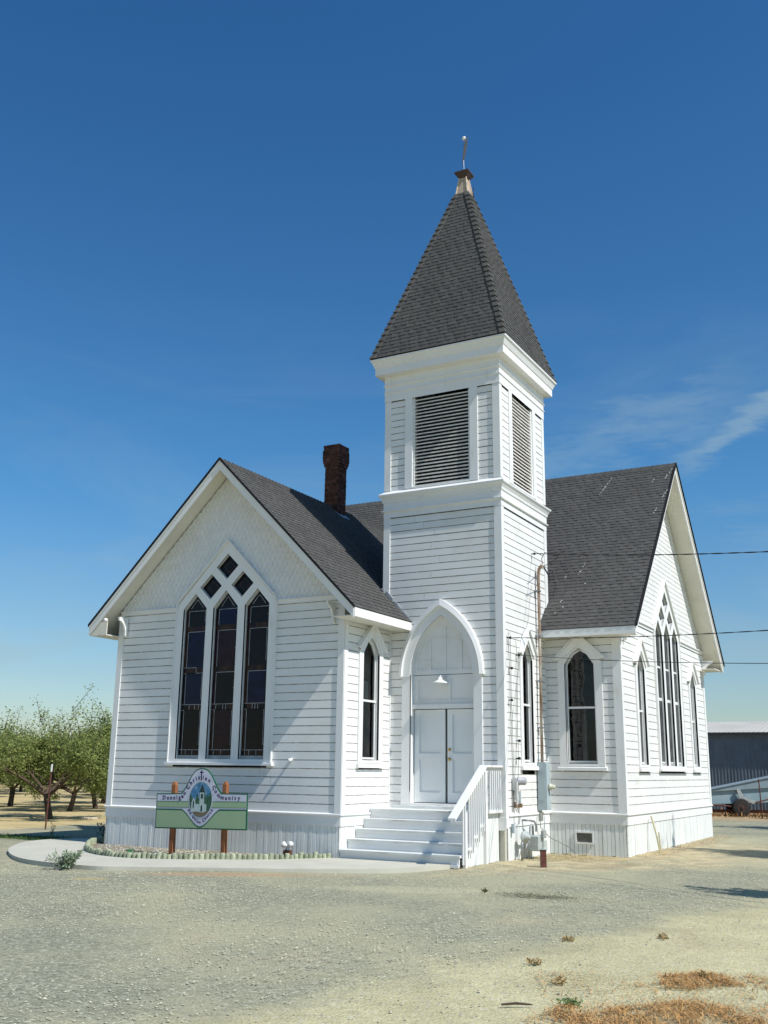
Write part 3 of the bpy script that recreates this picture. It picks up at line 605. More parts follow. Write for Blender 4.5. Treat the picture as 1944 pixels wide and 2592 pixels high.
def triple(P, c, plain=False):
    ap = 6.53; fr = MB(); zb = 1.86; q = 1.345
    outer = [(c-q, 1.79), (c+q, 1.79), (c+q, 5.05), (c+1.28, 5.20), (c, ap-.015), (c-1.28, 5.20), (c-q, 5.05)]
    holes = []; lights = [(-1.155, -.515, 5.07, 5.41), (-.33, .33, 5.06, 5.43), (.515, 1.155, 5.07, 5.41)]
    for a0, a1, zs, za in lights: holes.append([(c+a0, zb), (c+a1, zb), (c+a1, zs), (c+(a0+a1)/2, za), (c+a0, zs)])
    dia = [(0, 5.955, .298, .285), (-.425, 5.535, .296, .285), (.425, 5.535, .296, .285)]
    for a, z, w, h in dia: holes.append([(c+a-w, z), (c+a, z-h), (c+a+w, z), (c+a, z+h)])
    add2d(fr, P, [outer]+holes, -.012, .034)
    for h in holes:
        for k in range(len(h)):
            a, b = h[k], h[(k+1) % len(h)]; fr.face([P(a[0], a[1], .03), P(b[0], b[1], .03), P(b[0], b[1], -.07), P(a[0], a[1], -.07)])
    win = fr.build('window', TRIM, church)
    hd = MB()
    for s in (-1, 1):
        pts = [(c+s*1.285, 5.24), (c, ap-.02), (c, ap+.03), (c+s*1.31, 5.25)]
        hd.hexa([P(a, z, .0) for a, z in pts]+[P(a, z, .085) for a, z in pts])
        pts = [(c+s*1.33, 5.06), (c+s*1.285, 5.24), (c+s*1.31, 5.25), (c+s*1.36, 5.06)]
        hd.hexa([P(a, z, .0) for a, z in pts]+[P(a, z, .07) for a, z in pts])
    for k in (-1, 1): hd.fbox(P, c+k*(q+.0)-.012, c+k*q+.012, 1.80, 5.05, .0, .055)
    hd.build('hood', TRIM, win)
    sl = MB(); sl.hexa([P(c-q-.05, 1.735, -.01), P(c+q+.05, 1.735, -.01), P(c+q+.05, 1.735, .085), P(c-q-.05, 1.735, .085), P(c-q-.05, 1.80, -.01), P(c+q+.05, 1.80, -.01), P(c+q+.05, 1.785, .085), P(c-q-.05, 1.785, .085)])
    sl.build('sill', TRIM, win)
    # sashes: narrow inner frames
    sa = MB()
    for i, (a0, a1, zs, za) in enumerate(lights):
        h = holes[i]; m = c+(a0+a1)/2; inn = [(m+(a-m)*.95, (zb+.075) if z < zb+.01 else (z-.025 if abs(a-m) > .1 else z-.045)) for a, z in h]
        hh = [(m+(a-m)*1.04, z-.02 if z < zb+.01 else z+.02) for a, z in h]
        add2d(sa, P, [hh, inn], -.062, -.04)
    sa.build('sash', mat('grey_sash_paint', (.40, .41, .40), .7, noise=(6, .2)), win)
    if plain:                                                          # clear double hung lights instead of leaded glass
        rl = MB()
        for i, (a0, a1, zs, za) in enumerate(lights):
            for z, h in ((3.42, .07), (4.22, .045)): rl.fbox(P, c+a0-.0, c+a1+.0, z, z+h, -.0615, -.045); rl.cut()
            rl.fbox(P, c+a0-.0, c+a1, zb-.03, zb+.10, -.0615, -.05); rl.cut()
        rl.build_each('sash_rail', TRIM, win)
        g2 = MB()
        for i, (a0, a1, zs, za) in enumerate(lights):
            g2.face([P(c+a0-.02, zb-.02, -.058), P(c+a1+.02, zb-.02, -.058), P(c+a1+.02, zs, -.058), P(c+(a0+a1)/2, za+.02, -.058), P(c+a0-.02, zs, -.058)])
        for a, z, w, h in dia: g2.face([P(c+a-w-.02, z, -.058), P(c+a, z-h-.02, -.058), P(c+a+w+.02, z, -.058), P(c+a, z+h+.02, -.058)])
        g2.build('glass', DIMG, win); return win
    gl = MB()
    for i, (a0, a1, zs, za) in enumerate(lights):
        gl.face([P(c+a0-.02, zb-.02, -.058), P(c+a1+.02, zb-.02, -.058), P(c+a1+.02, zs, -.058), P(c+(a0+a1)/2, za+.02, -.058), P(c+a0-.02, zs, -.058)], 0)
        w = (a1-a0)*.94; l = c+a0+(a1-a0)*.03; z0 = zb+.09; H = zs-z0; nrow = 3
        cellz = [z0, z0+.10, z0+.93, z0+1.05, z0+1.72, z0+1.84, z0+2.62, z0+2.74, zs]
        for r in range(8):
            za0, za1 = cellz[r], cellz[r+1]; big = za1-za0 > .3
            if big:
                gl.face([P(l+.09, za0, -.055), P(l+w-.07, za0, -.055), P(l+w-.07, za1, -.055), P(l+.09, za1, -.055)], [1, 3, 0, 1, 0][(r+i) % 5] if r > 2 else [0, 3, 0][i])
                for (x0, x1) in ((l, l+.09), (l+w-.07, l+w)): gl.face([P(x0, za0, -.055), P(x1, za0, -.055), P(x1, za1, -.055), P(x0, za1, -.055)], rnd.choice([0, 2, 3]))
            else:
                x = l
                while x < l+w-.01:
                    x2 = min(l+w, x+rnd.uniform(.08, .2)); gl.face([P(x, za0, -.055), P(x2, za0, -.055), P(x2, za1, -.055), P(x, za1, -.055)], rnd.choice([0, 2, 2, 3])); x = x2
    for a, z, w, h in dia:
        gl.face([P(c+a-w-.02, z, -.058), P(c+a, z-h-.02, -.058), P(c+a+w+.02, z, -.058), P(c+a, z+h+.02, -.058)], 0)
        gl.face([P(c+a-w*.5, z, -.055), P(c+a, z-h*.5, -.055), P(c+a+w*.5, z, -.055), P(c+a, z+h*.5, -.055)], 2)
        gl.face([P(c+a-w*.36, z, -.053), P(c+a, z-h*.36, -.053), P(c+a+w*.36, z, -.053), P(c+a, z+h*.36, -.053)], 0)
    gl.build('stained_glass', SGL, win)
    cm_ = MB(); W = .008
    def L(a0, z0, a1, z1): cm_.bar2(P, a0, z0, a1, z1, W, -.054, -.048)
    for i, (a0, a1, zs, za) in enumerate(lights):
        w = (a1-a0)*.94; l = c+a0+(a1-a0)*.03; z0 = zb+.09; m = c+(a0+a1)/2
        L(l+.02, z0+.10, l+w-.02, z0+.10)
        for u in ((.15, .32, .62) if i != 1 else (.2, .5)): L(l+w*u, z0, l+w*u, z0+.10)
        for (za0, za1) in ((.10, .93), (1.05, 1.72), (1.84, 2.62), (2.74, 3.08)):
            za0 += z0; za1 += z0
            if rnd.random() < .9 or za0 < 2.5: L(l+.09, za0, l+.09, za1)
            if rnd.random() < .55: L(l+w-.07, za0+.1, l+w-.07, za1)
            L(l+.09, za1, l+w-.04, za1)
            if rnd.random() < .5: L(l+w-.07, (za0+za1)/2, l+w-.0, (za0+za1)/2); 
        for zz in (.93, 1.05): 
            L(l+.02, z0+zz, l+w-.02, z0+zz)
        for u in rnd.sample((.2, .38, .5, .62, .8), 3): L(l+w*u, z0+.93, l+w*u, z0+1.05)
        if i == 0:
            L(l+.04, z0+1.72, l+w*.6, z0+1.72); L(l+w*.6, z0+1.72, l+w*.6, z0+1.84); L(l+.03, z0+1.84, l+w*.6, z0+1.84)
        L(m-w*.28, zs+.02, m, za-.12); L(m, za-.12, m+w*.28, zs+.02)
    cm_.build('lead_came', CAME, win)
    return win
triple(PA, CA); triple(PG, CB, True)
# ------------------------------------------------------------------ door and pointed door arch
def arch(hw_, zs, za, n=16):
    """pointed arch outline from right springing over the apex to left springing"""
    Hh = za-zs; r = (hw_*hw_+Hh*Hh)/(2*hw_); pts = []
    a1 = math.asin(min(1, Hh/r))
    for k in range(n+1): a = a1*k/n; pts.append((DC+hw_-r+r*math.cos(a), zs+r*math.sin(a)))
    return pts+[(2*DC-x, z) for x, z in pts[-2::-1]]
dfm = MB(); ZS = 3.66; ZF = 1.0; hin = .735
outer = [(DC-.925, ZF), (DC-.925, ZS)]+arch(.925, ZS, 5.12)[::-1]+[(DC+.925, ZF), (DC+hin, ZF)]+arch(hin, ZS, 4.90)+[(DC-hin, ZF)]
add2d(dfm, PT, [outer], -.012, .035)
ir = [(DC+hin, ZF)]+arch(hin, ZS, 4.90)+[(DC-hin, ZF)]
for a, b in zip(ir, ir[1:]): dfm.face([PT(a[0], a[1], .034), PT(b[0], b[1], .034), PT(b[0], b[1], -.17), PT(a[0], a[1], -.17)])
dfm.fbox(PT, DC-.93, DC-hin+.01, .99, 1.25, .0351, .05); dfr = dfm.build('door_frame', TRIM, church)
ah = MB()                                                                    # projecting hood over the arch
o1, o2, o3 = arch(.975, ZS-.04, 5.24, 18), arch(.905, ZS-.04, 5.10, 18), arch(.70, ZS-.04, 4.86, 18)
add2d(ah, PT, [o2+[(DC-.72, ZS-.04)]+arch(.735, ZS-.04, 4.90, 18)[::-1]], .0352, .055)
for k in range(len(o1)-1):
    ah.hexa([PT(o2[k][0], o2[k][1], .0), PT(o1[k][0], o1[k][1], .0), PT(o1[k+1][0], o1[k+1][1], .0), PT(o2[k+1][0], o2[k+1][1], .0),
             PT(o2[k][0], o2[k][1], .13), PT(o1[k][0], o1[k][1], .10), PT(o1[k+1][0], o1[k+1][1], .10), PT(o2[k+1][0], o2[k+1][1], .13)])
ah.build('arch_hood', TRIM, dfr)
ty = MB()                                                                    # tympanum with battens that follow the arch, and the panel below it
add2d(ty, PT, [[(DC-hin, ZS)]+[(DC+hin, ZS)]+arch(hin+.01, ZS, 4.91)[1:-1]], -.19, -.155)
oo, oi = arch(hin, ZS, 4.90), arch(hin-.10, ZS+.10, 4.70)
add2d(ty, PT, [oo+oi[::-1]], -.1545, -.135)
ty.fbox(PT, DC-.035, DC+.035, ZS+.1, 4.72, -.1545, -.134); ty.fbox(PT, DC-hin, DC+hin, ZS+.0, ZS+.10, -.1544, -.1345)
for a, zt in ((-.36, 4.36), (.36, 4.36)): ty.fbox(PT, DC+a-.045, DC+a+.045, ZS+.1, zt, -.1545, -.1345)
ty.fbox(PT, DC-hin, DC+hin, 3.04, ZS-.012, -.19, -.155)
ty.fbox(PT, DC-hin, DC+hin, 3.04, 3.13, -.1545, -.135); ty.fbox(PT, DC-hin, DC+hin, 3.56, ZS-.013, -.1545, -.135)
for a0, a1 in ((-hin, -hin+.12), (.07, .14), (hin-.07, hin)): ty.fbox(PT, DC+a0, DC+a1, 3.13, 3.56, -.1545, -.1355)
ty.build('transom_panel', WHITE, dfr)
tf = MB(); tf.fbox(PT, DC-hin, DC+hin, 2.945, 3.039, -.17, -.09); tf.fbox(PT, DC-hin-.01, DC+hin+.01, .955, 1.03, -.19, .06); tf.fbox(PT, DC-hin, DC+hin, .98, 3.0, -.28, -.26, 1); tf.build('door_header', [TRIM, DARK], dfr)
DOORM = mat('door_paint', (.74, .76, .75), .45, .4, noise=(2, .03), mottle=(3, .6, .8, (.62, .63, .60), .4))
def leaf(a0, a1, knob=None):
    d = MB(); z0, z1 = 1.045, 2.93; st = .115
    d.fbox(PT, a0, a1, z0, z1, -.225, -.195)
    for (b0, b1, y0, y1) in ((a0, a0+st, z0, z1), (a1-st, a1, z0, z1), (a0+st, a1-st, z0, z0+.2), (a0+st, a1-st, 1.92, 2.03), (a0+st, a1-st, z1-.1, z1)): d.fbox(PT, b0, b1, y0, y1, -.1949, -.165)
    for (y0, y1) in ((z0+.2, 1.92), (2.03, z1-.1)):                              # bevelled panel moulding
        for (b0, b1, c0, c1) in ((a0+st, a1-st, y0, y0+.018), (a0+st, a1-st, y1-.018, y1), (a0+st, a0+st+.018, y0+.018, y1-.018), (a1-st-.018, a1-st, y0+.018, y1-.018)): d.fbox(PT, b0, b1, c0, c1, -.1948, -.180)
    ob = d.build('door', DOORM, dfr)
    if knob:
        for z, r in ((2.11, .026), (1.915, .032)):
            k = MB(); k.lathe(PT(knob, z, -.173), [(0, .034), (.008, .034), (.010, .012), (.03, .012), (.035, r*.8), (.05, r), (.064, r*.7), (.068, .001)], 12, Vector((0, -1, 0))); kb = k.build('door_handle', BRASS, dfr, True)
leaf(DC-hin+.012, DC-.006); leaf(DC+.048, DC+hin-.010, DC+.10)
# small foundation vent and stray pipes
vt = MB(); add2d(vt, PF, [[(3.19, .21), (3.60, .21), (3.60, .47), (3.19, .47)], [(3.225, .245), (3.565, .245), (3.565, .435), (3.225, .435)]], 0, .028); vob = vt.build('foundation_vent', TRIM, church)
vt = MB(); vt.fbox(PF, 3.22, 3.57, .24, .44, .0045, .008); vt.build('vent_screen', mat('vent_mesh', (.13, .125, .11), .9, noise=(90, .5)), vob)
pv = thing('standpipe', 'thin yellowed pipe leaning on the skirt of the east gable wall', 'pipe', (4.55, 6.1, 0))
m = MB(); m.tube([(.05, -.1, -.02), (.0, -.12, .35), (-.14, .02, .76)], .022, 6); m.tube([(.03, .06, -.02), (.0, .06, .42)], .016, 6); m.build('pipe', mat('yellowed_plastic', (.48, .44, .26), .6, noise=(6, .15)), pv)
# ------------------------------------------------------------------ front steps with handrail
steps = thing('front_steps', 'white painted wooden steps with one handrail leading up to the arched church door', 'steps', (1.2, .6, 0))
def sub(mb, name, m, par, off=(-1.2, -.6, 0)):
    mb.v = [(x+off[0], y+off[1], z+off[2]) for x, y, z in mb.v]; return mb.build(name, m, par)
nos = [(.02, .204), (.30, .384), (.60, .562), (.90, .745), (1.15, .928)]; XS1 = 2.50
STEPW = mat('worn_white_step_paint', (.66, .68, .66), .65, .3, noise=(3, .06), mottle=[((1.2, 12, 9), .52, .68, (.42, .38, .30), .75), (24, .62, .69, (.30, .25, .18), .6)])
for i, (y, z) in enumerate(nos):
    y2 = nos[i+1][0]+.03 if i < 4 else T-.005
    m = MB(); m.box(.005, XS1+.03, y-.03, y2, z-.038, z); sub(m, 'tread', STEPW, steps)
    zl = nos[i-1][1] if i else .0
    m = MB(); m.box(.006, XS1-.01, y, y+.02, zl+.001, z-.039); sub(m, 'riser', WHITE, steps)
m = MB(); m.box(.2, TR-.15, T-.22, T-.006, .929, .985); sub(m, 'threshold', STEPW, steps)
# vertical boarding beneath, right side
m = MB()
def sz(y): return max(z for yy, z in nos if yy <= y+.001)-.04
y = .34
while y < 1.90:
    w = .075
    if y < 1.17 or y > 1.26: m.box(XS1-.03, XS1-.012, y+.003, y+w-.003, -.03+rnd.uniform(0, .03), sz(y), 0, rnd.random())
    y += w
sub(m, 'side_boarding', SKIRTM, steps)
m = MB(); m.box(XS1-.032, XS1+.015, .0, .03, .02, .2); m.box(XS1-.16, XS1+.02, -.04, .0, .0, .05); sub(m, 'stringer_end', TRIM, steps)
m = MB(); m.box(XS1-.012, XS1+.045, .22, .31, -.03, .95); sub(m, 'newel_post', TRIM, steps)
m = MB(); m.box(XS1-.012, XS1+.045, 1.17, 1.26, -.03, 1.74); sub(m, 'newel_post', TRIM, steps)
# sloping flat handrail and level cap
m = MB(); r0 = (-.33, .82); r1 = (1.12, 1.755)
m.hexa([(XS1-.05, r0[0], r0[1]), (XS1+.10, r0[0], r0[1]), (XS1+.10, r1[0], r1[1]), (XS1-.05, r1[0], r1[1]), (XS1-.05, r0[0], r0[1]+.045), (XS1+.10, r0[0], r0[1]+.045), (XS1+.10, r1[0], r1[1]+.045), (XS1-.05, r1[0], r1[1]+.045)]); 
m.hexa([(XS1+.003, r0[0]+.1, r0[1]-.02), (XS1+.04, r0[0]+.1, r0[1]-.02), (XS1+.04, r1[0], r1[1]-.085), (XS1+.003, r1[0], r1[1]-.085), (XS1+.003, r0[0]+.1, r0[1]+.06), (XS1+.04, r0[0]+.1, r0[1]+.06), (XS1+.04, r1[0], r1[1]-.002), (XS1+.003, r1[0], r1[1]-.002)]); sub(m, 'handrail', TRIM, steps)
m = MB(); m.box(XS1-.05, XS1+.10, 1.125, T-.03, 1.762, 1.802); m.box(XS1+.003, XS1+.04, 1.265, T-.03, 1.68, 1.761); sub(m, 'guard_rail', TRIM, steps)
m = MB(); m.box(XS1-.03, XS1+.075, 1.27, T-.03, .90, .955); sub(m, 'bottom_rail', TRIM, steps)
k = 0; y = .07
while y < 1.15:
    if not (.19 < y < .33):
        zt = r0[1]+(r1[1]-r0[1])*(y-r0[0])/(r1[0]-r0[0])-.03; zb = max(z for yy, z in nos if yy <= y+.03)-.16
        m = MB(); m.box(XS1+.0405, XS1+.068, y, y+.032, zb, zt); sub(m, 'baluster', TRIM, steps)
    y += .094
y = 1.33
while y < T-.07:
    m = MB(); m.box(XS1+.0405, XS1+.068, y, y+.034, .956, 1.70); sub(m, 'baluster', TRIM, steps); y += .105
for yy, zz in ((.40, .31), (.66, .505), (.95, .69)):
    m = MB(); m.box(XS1-.012, XS1+.06, yy-.09, yy+.09, zz-.03, zz+.02); sub(m, 'cleat', TRIM, steps)
# ------------------------------------------------------------------ things fixed to the church
wl = thing('door_lamp', 'white bell shaped barn lamp on the panel above the church double doors', 'lamp', (DC-.02, T+.13, 3.55))
m = MB(); m.lathe((0, -.17, -.095), [(0, .165), (.02, .16), (.045, .10), (.075, .05), (.13, .032), (.135, .001)], 18); m.build('lamp_shade', TRIM, wl, True)
m = MB(); m.tube([(0, -.17, .03), (.0, -.165, .06), (.03, -.10, .07), (.05, 0, .05)], .014, 8); m.lathe((.05, .02, .05), [(0, .04), (.015, .04), (.016, .001)], 10, Vector((0, -1, 0))); m.build('gooseneck', TRIM, wl, True)
kb = thing('wall_floodlight', 'tiny round white light fixture screwed on the siding right of the big stained window', 'light', (-1.17, -.0, 1.86))
m = MB(); m.lathe((0, .0, 0), [(0, .035), (.02, .035), (.03, .02), (.05, .03), (.08, .036), (.10, .02), (.105, .001)], 12, Vector((.1, -1, -.15))); m.build('lamp_head', TRIM, kb, True)
eb = thing('floodlight_on_eave', 'small white knob lamp under the left eave of the front gable', 'light', (-5.98, -OV-.02, 4.86))
m = MB(); m.lathe((0, 0, 0), [(0, .03), (.06, .05), (.11, .045), (.13, .001)], 12, Vector((.5, -.8, .15))); m.build('lamp_head', TRIM, eb, True)
# electric service
es = thing('electric_panel', 'tall grey electric cabinet with rusty conduit mast on the tower side wall', 'electric panel', (TR+.02, 4.0, 0))
def E(x, y, z): return Vector((x-TR-.02, y-4.0, z))
m = MB(); q = [E(TR+.022, 3.73, .90), E(TR+.20, 3.73, .90), E(TR+.20, 4.01, .90), E(TR+.022, 4.01, .90)]
m.hexa(q+[p+Vector((0, 0, .99)) for p in q]); m.build('cabinet', GREYBOX, es)
m = MB(); q = [E(TR+.201, 3.745, .91), E(TR+.218, 3.745, .91), E(TR+.218, 3.995, .91), E(TR+.201, 3.995, .91)]; m.hexa(q+[p+Vector((0, 0, .95)) for p in q]); 
q = [E(TR+.04, 3.729, 1.1), E(TR+.18, 3.729, 1.1), E(TR+.18, 3.718, 1.1), E(TR+.04, 3.718, 1.1)]; m.hexa(q+[p+Vector((0, 0, .74)) for p in q]); m.build('cabinet_door', GREYBOX, es)
m = MB(); m.lathe(E(TR+.2185, 3.88, 1.38), [(0, .07), (.05, .07), (.06, .05), (.12, .05), (.14, .03), (.141, .001)], 14, Vector((1, 0, 0))); m.build('meter', mat('yellowed_glass_meter', (.48, .48, .38), .3, .5, noise=(9, .2)), es, True)
m = MB(); m.tube([E(TR+.09, 3.86, 1.89), E(TR+.085, 3.90, 4.2), E(TR+.085, 3.93, 5.98), E(TR+.10, 3.94, 6.12), E(TR+.15, 3.97, 6.2), E(TR+.20, 4.0, 6.19)], [.032, .032, .032, .038, .042, .035], 10); m.build('conduit', RUST, es, True)
m = MB()
for z in (2.6, 3.6, 4.6, 5.6):
    q = [E(TR+.002, 3.84, z), E(TR+.125, 3.84, z), E(TR+.125, 3.96, z), E(TR+.002, 3.96, z)]; m.hexa(q+[p+Vector((0, 0, .03)) for p in q])
m.build('pipe_strap', STEEL, es)
m = MB(); m.tube([E(TR+.19, 3.99, 6.18), E(TR+.26, 4.06, 6.02), E(TR+.30, 4.10, 5.86)], .018, 6); m.build('service_lead', BLACKC, es)
m = MB()
m.tube([E(TR+.17, 3.97, 6.2), E(TR+.16, 3.97, 6.38), E(TR+.24, 3.97, 6.50), E(TR+.40, 3.85, 6.42), E(TR+.55, 3.35, 6.36)], .008, 5)
m.tube([E(TR+.19, 3.98, 6.18), E(TR+.35, 4.02, 6.26), E(TR+.6, 3.8, 6.32), E(TR+.75, 3.2, 6.33)], .008, 5)
m.tube([E(TR+.19, 4.0, 6.19), E(TR+.34, 4.14, 6.10), E(TR+.38, 4.22, 5.8), E(TR+.32, 4.2, 5.5)], .007, 5); m.build('service_wire', BLACKC, es)
# phone boxes and loose wires near the tower corner
ph = thing('phone_box', 'small grey utility boxes and round meter beside the tower corner', 'utility box', (TR+.02, 2.5, 0))
def H(x, y, z): return Vector((x-TR-.02, y-2.5, z))
def hb(m, y0, y1, z0, z1, d0, d1): m.hexa([H(TR+d0, y0, z0), H(TR+d1, y0, z0), H(TR+d1, y1, z0), H(TR+d0, y1, z0), H(TR+d0, y0, z1), H(TR+d1, y0, z1), H(TR+d1, y1, z1), H(TR+d0, y1, z1)])
m = MB(); hb(m, 2.29, 2.44, 1.32, 1.56, .022, .10); hb(m, 2.27, 2.33, 1.05, 1.5, .101, .13); hb(m, 2.36, 2.44, 1.12, 1.31, .022, .10); m.build('box', mat('pale_grey_plastic', (.52, .53, .52), .5, noise=(8, .1)), ph)
m = MB(); m.lathe(H(TR+.10, 2.40, 1.50), [(0, .085), (.03, .085), (.035, .075), (.15, .075), (.17, .05), (.171, .001)], 16, Vector((1, .15, 0))); m.build('round_meter', mat('grey_plastic', (.36, .36, .38), .4, noise=(8, .1)), ph, True)
m = MB(); hb(m, 2.36, 2.43, .98, 1.1, .022, .08); hb(m, 2.60, 2.66, .98, 1.06, .022, .09); m.build('junction', RUST, ph)
m = MB(); hb(m, 2.66, 2.70, 1.02, 1.30, .022, .045); hb(m, 2.20, 2.27, .50, .68, .022, .07); m.build('small_conduit', GREYBOX, ph)
wr = thing('wall_wires', 'thin loose wires and cables hanging down the tower side wall', 'wires', (TR+.02, 2.5, 0))
m = MB()
def wir(pts, r=.0055): m.tube([H(TR+.035, y, z) for y, z in pts], r, 4)
wir([(2.18, 4.36), (2.19, 4.1), (2.24, 3.6), (2.22, 3.1), (2.27, 2.2), (2.30, 1.56)])
wir([(2.28, 4.36), (2.30, 3.9), (2.29, 3.1), (2.33, 2.3), (2.36, 1.56)])
wir([(2.60, 4.34), (2.66, 4.0), (2.62, 3.6), (2.58, 2.9), (2.62, 2.2), (2.60, 1.6), (2.55, 1.2)])
wir([(2.74, 4.05), (2.62, 3.0), (2.50, 2.1), (2.40, 1.55)], .005)
wir([(3.62, 5.7), (3.50, 5.4), (3.36, 4.9), (3.27, 4.75), (2.95, 4.5), (2.74, 4.1)], .004)
wir([(2.38, 1.0), (2.46, .9), (2.52, 1.02), (2.60, .85), (2.55, .66), (2.46, .64), (2.45, .3), (2.44, -.02)])
wir([(2.60, 1.05), (2.66, .8), (2.60, .66)]); wir([(2.34, 1.05), (2.32, .72), (2.40, .66)], .005); wir([(2.16, 4.38), (2.20, 4.5), (2.27, 4.5), (2.29, 4.38), (2.24, 4.2)], .004)
wir([(3.62, .78), (3.60, .6), (3.66, .3), (3.62, .1)], .005); m.tube([H(TR+.05, 3.72, .9), H(TR+.06, 3.75, .55), H(TR+.2, 3.9, .35), H(TR+.5, 4.2, .16), H(TR+.62, 4.30, .03)], .008, 4)
m.build('loose_wires', GREYC, wr)
m = MB()
for y, z in ((2.19, 4.37), (2.67, 4.06), (2.25, 3.75), (2.22, 3.1), (2.60, 2.3), (3.74, 6.44), (2.58, 1.95)): m.lathe(H(TR+.0, y, z), [(0, .012), (.05, .012), (.055, .026), (.075, .03), (.095, .022), (.1, .001)], 8, Vector((1, 0, 0)))
m.build('insulator', BLACKC, wr, True)
# gas meter
gm = thing('gas_meter', 'grey green gas meter with round regulator and pipes at the foot of the tower', 'gas meter', (TR+.25, 2.9, 0))
def G(x, y, z): return Vector((x-TR-.25, y-2.9, z))
m = MB(); 
def gb(m, x0, x1, y0, y1, z0, z1, bev=.02):
    q = [G(TR+x0, y0, z0), G(TR+x1, y0, z0), G(TR+x1, y1, z0), G(TR+x0, y1, z0)]; c = sum(q, Vector())/4; qi = [c+(p-c)*.82 for p in q]
    m.hexa([p for p in qi]+[p+Vector((0, 0, bev)) for p in q]); m.hexa([p+Vector((0, 0, bev)) for p in q]+[p+Vector((0, 0, z1-z0-bev)) for p in q]); m.hexa([p+Vector((0, 0, z1-z0-bev)) for p in q]+[p+Vector((0, 0, z1-z0)) for p in qi])
gb(m, .12, .34, 2.82, 3.12, .14, .44); gb(m, .14, .34, 3.08, 3.34, .12, .34); m.build('meter_body', GASMET, gm)
m = MB(); gb(m, .345, .40, 2.98, 3.16, .38, .54); m.build('meter_dial', mat('grey_dial_box', (.33, .35, .34), .5, noise=(10, .1)), gm)
m = MB(); m.lathe(G(TR+.16, 2.50, .42), [(0, .05), (.02, .12), (.05, .125), (.06, .12), (.09, .05), (.15, .04), (.16, .001)], 18, Vector((1, -.35, 0))); m.build('regulator', GASMET, gm, True)
m = MB()
m.tube([G(TR+.16, 2.56, .42), G(TR+.17, 2.72, .42), G(TR+.18, 2.80, .46), G(TR+.19, 2.80, .60), G(TR+.2, 2.86, .64), G(TR+.2, 2.92, .60), G(TR+.2, 2.92, .44)], .024, 8)
m.tube([G(TR+.16, 2.78, -.02), G(TR+.16, 2.78, .45)], .012, 6); m.tube([G(TR+.16, 2.40, -.02), G(TR+.16, 2.40, .3), G(TR+.16, 2.46, .36)], .028, 8)
m.tube([G(TR+.16, 2.80, .40), G(TR+.16, 2.52, .12)], .014, 6); m.tube([G(TR+.2, 3.1, .5), G(TR+.2, 3.1, .64), G(TR+.19, 3.04, .70), G(TR+.15, 2.86, .73), G(TR+.03, 2.78, .73)], .02, 8)
m.tube([G(TR+.3, 3.24, .34), G(TR+.34, 3.26, .8)], .01, 6); m.build('gas_pipe', STEEL, gm, True)
bo = thing('steel_bollard', 'short square rust brown steel post with pale cap in front of the gas meter', 'bollard', (3.67, 1.18, 0)); bo.rotation_euler = (0, 0, .5)
m = MB(); m.box(-.052, .052, -.052, .052, -.05, .30); m.build('post', RUSTDK, bo)
m = MB(); m.box(-.066, .066, -.066, .066, .301, .315); m.lathe((0.02, 0, .3151), [(0, .05), (.02, .04), (.025, .001)], 10); m.build('cap', GASMET, bo)
# ------------------------------------------------------------------ sign board
sg = thing('church_sign', 'green and white church name sign with arched top on two redwood posts', 'sign', (-2.42, -1.2, 0))
def PSg(a, z, d=0): return Vector((a, -d, z))
HW = 1.115; zb_, zt_, zap = .53, 1.195, 1.675
def hump(x): # top outline bell shape
    return zt_+(zap-zt_)*(1/(1+math.exp((abs(x)-.285)*17)))*(1-(abs(x)/.55)**2*.12) if abs(x) < .6 else zt_
xs = [-.52+1.04*k/40 for k in range(41)]
def topz(x):
    ax = abs(x)
    if ax > .50: return zt_
    # bell: circular crown, reverse curve into the shoulder
    if ax < .17: return zap-(1-math.sqrt(1-(ax/.30)**2))*.30
    k = (ax-.17)/.33; z17 = zap-(1-math.sqrt(1-(.17/.30)**2))*.30
    return z17+(zt_-z17)*(k*k*(3-2*k)*.45+k*.55 if k < .75 else 1-(1-k)*(1-(.75*.75*(3-1.5)*.45+.75*.55))/.25)
def outline(ins):
    pts = [(-HW+ins, zb_+ins), (HW-ins, zb_+ins), (HW-ins, zt_-ins)]
    for x in xs[::-1]:
        if abs(x) <= .5: pts.append((x*(1-ins/.5) , topz(x)-ins*(1.0)))
    pts.append((-HW+ins, zt_-ins)); return pts
DKG = mat('sign_dark_green', (.012, .11, .055), .45, .4, noise=(8, .05)); SWH = mat('sign_white', (.56, .57, .66), .5, .4, noise=(3, .03)); NAVY = mat('sign_navy', (.018, .018, .10), .5, .4, noise=(5, .05))
SGR = mat('sign_pale_green', (.30, .42, .25), .5, .4, noise=(2, .03))
m = MB(); add2d(m, PSg, [outline(0)], -.022, .0); board = m.build('board', DKG, sg)
m = MB(); add2d(m, PSg, [outline(.022)], .0005, .003); m.build('white_field', SWH, board)
m = MB()
for s in (-1, 1):
    add2d(m, PSg, [[(s*.25, .93), (s*(HW-.024), .93), (s*(HW-.024), .938), (s*.25, .938)][::s], [(s*.25, 1.042), (s*(HW-.024), 1.042), (s*(HW-.024), 1.05), (s*.25, 1.05)][::s]], .0045, .006, 1)
    add2d(m, PSg, [[(s*.25, .936), (s*(HW-.024), .936), (s*(HW-.024), 1.044), (s*.25, 1.044)][::s]], .0035, .0048, 0)
m.build('upper_band', [SGR, DKG], board)
def lowz(x):
    ax = abs(x); 
    if ax > .46: return .905
    k = ax/.46; return .585+(.905-.585)*(k*k*(3-2*k)*.6+k**1.6*.4)
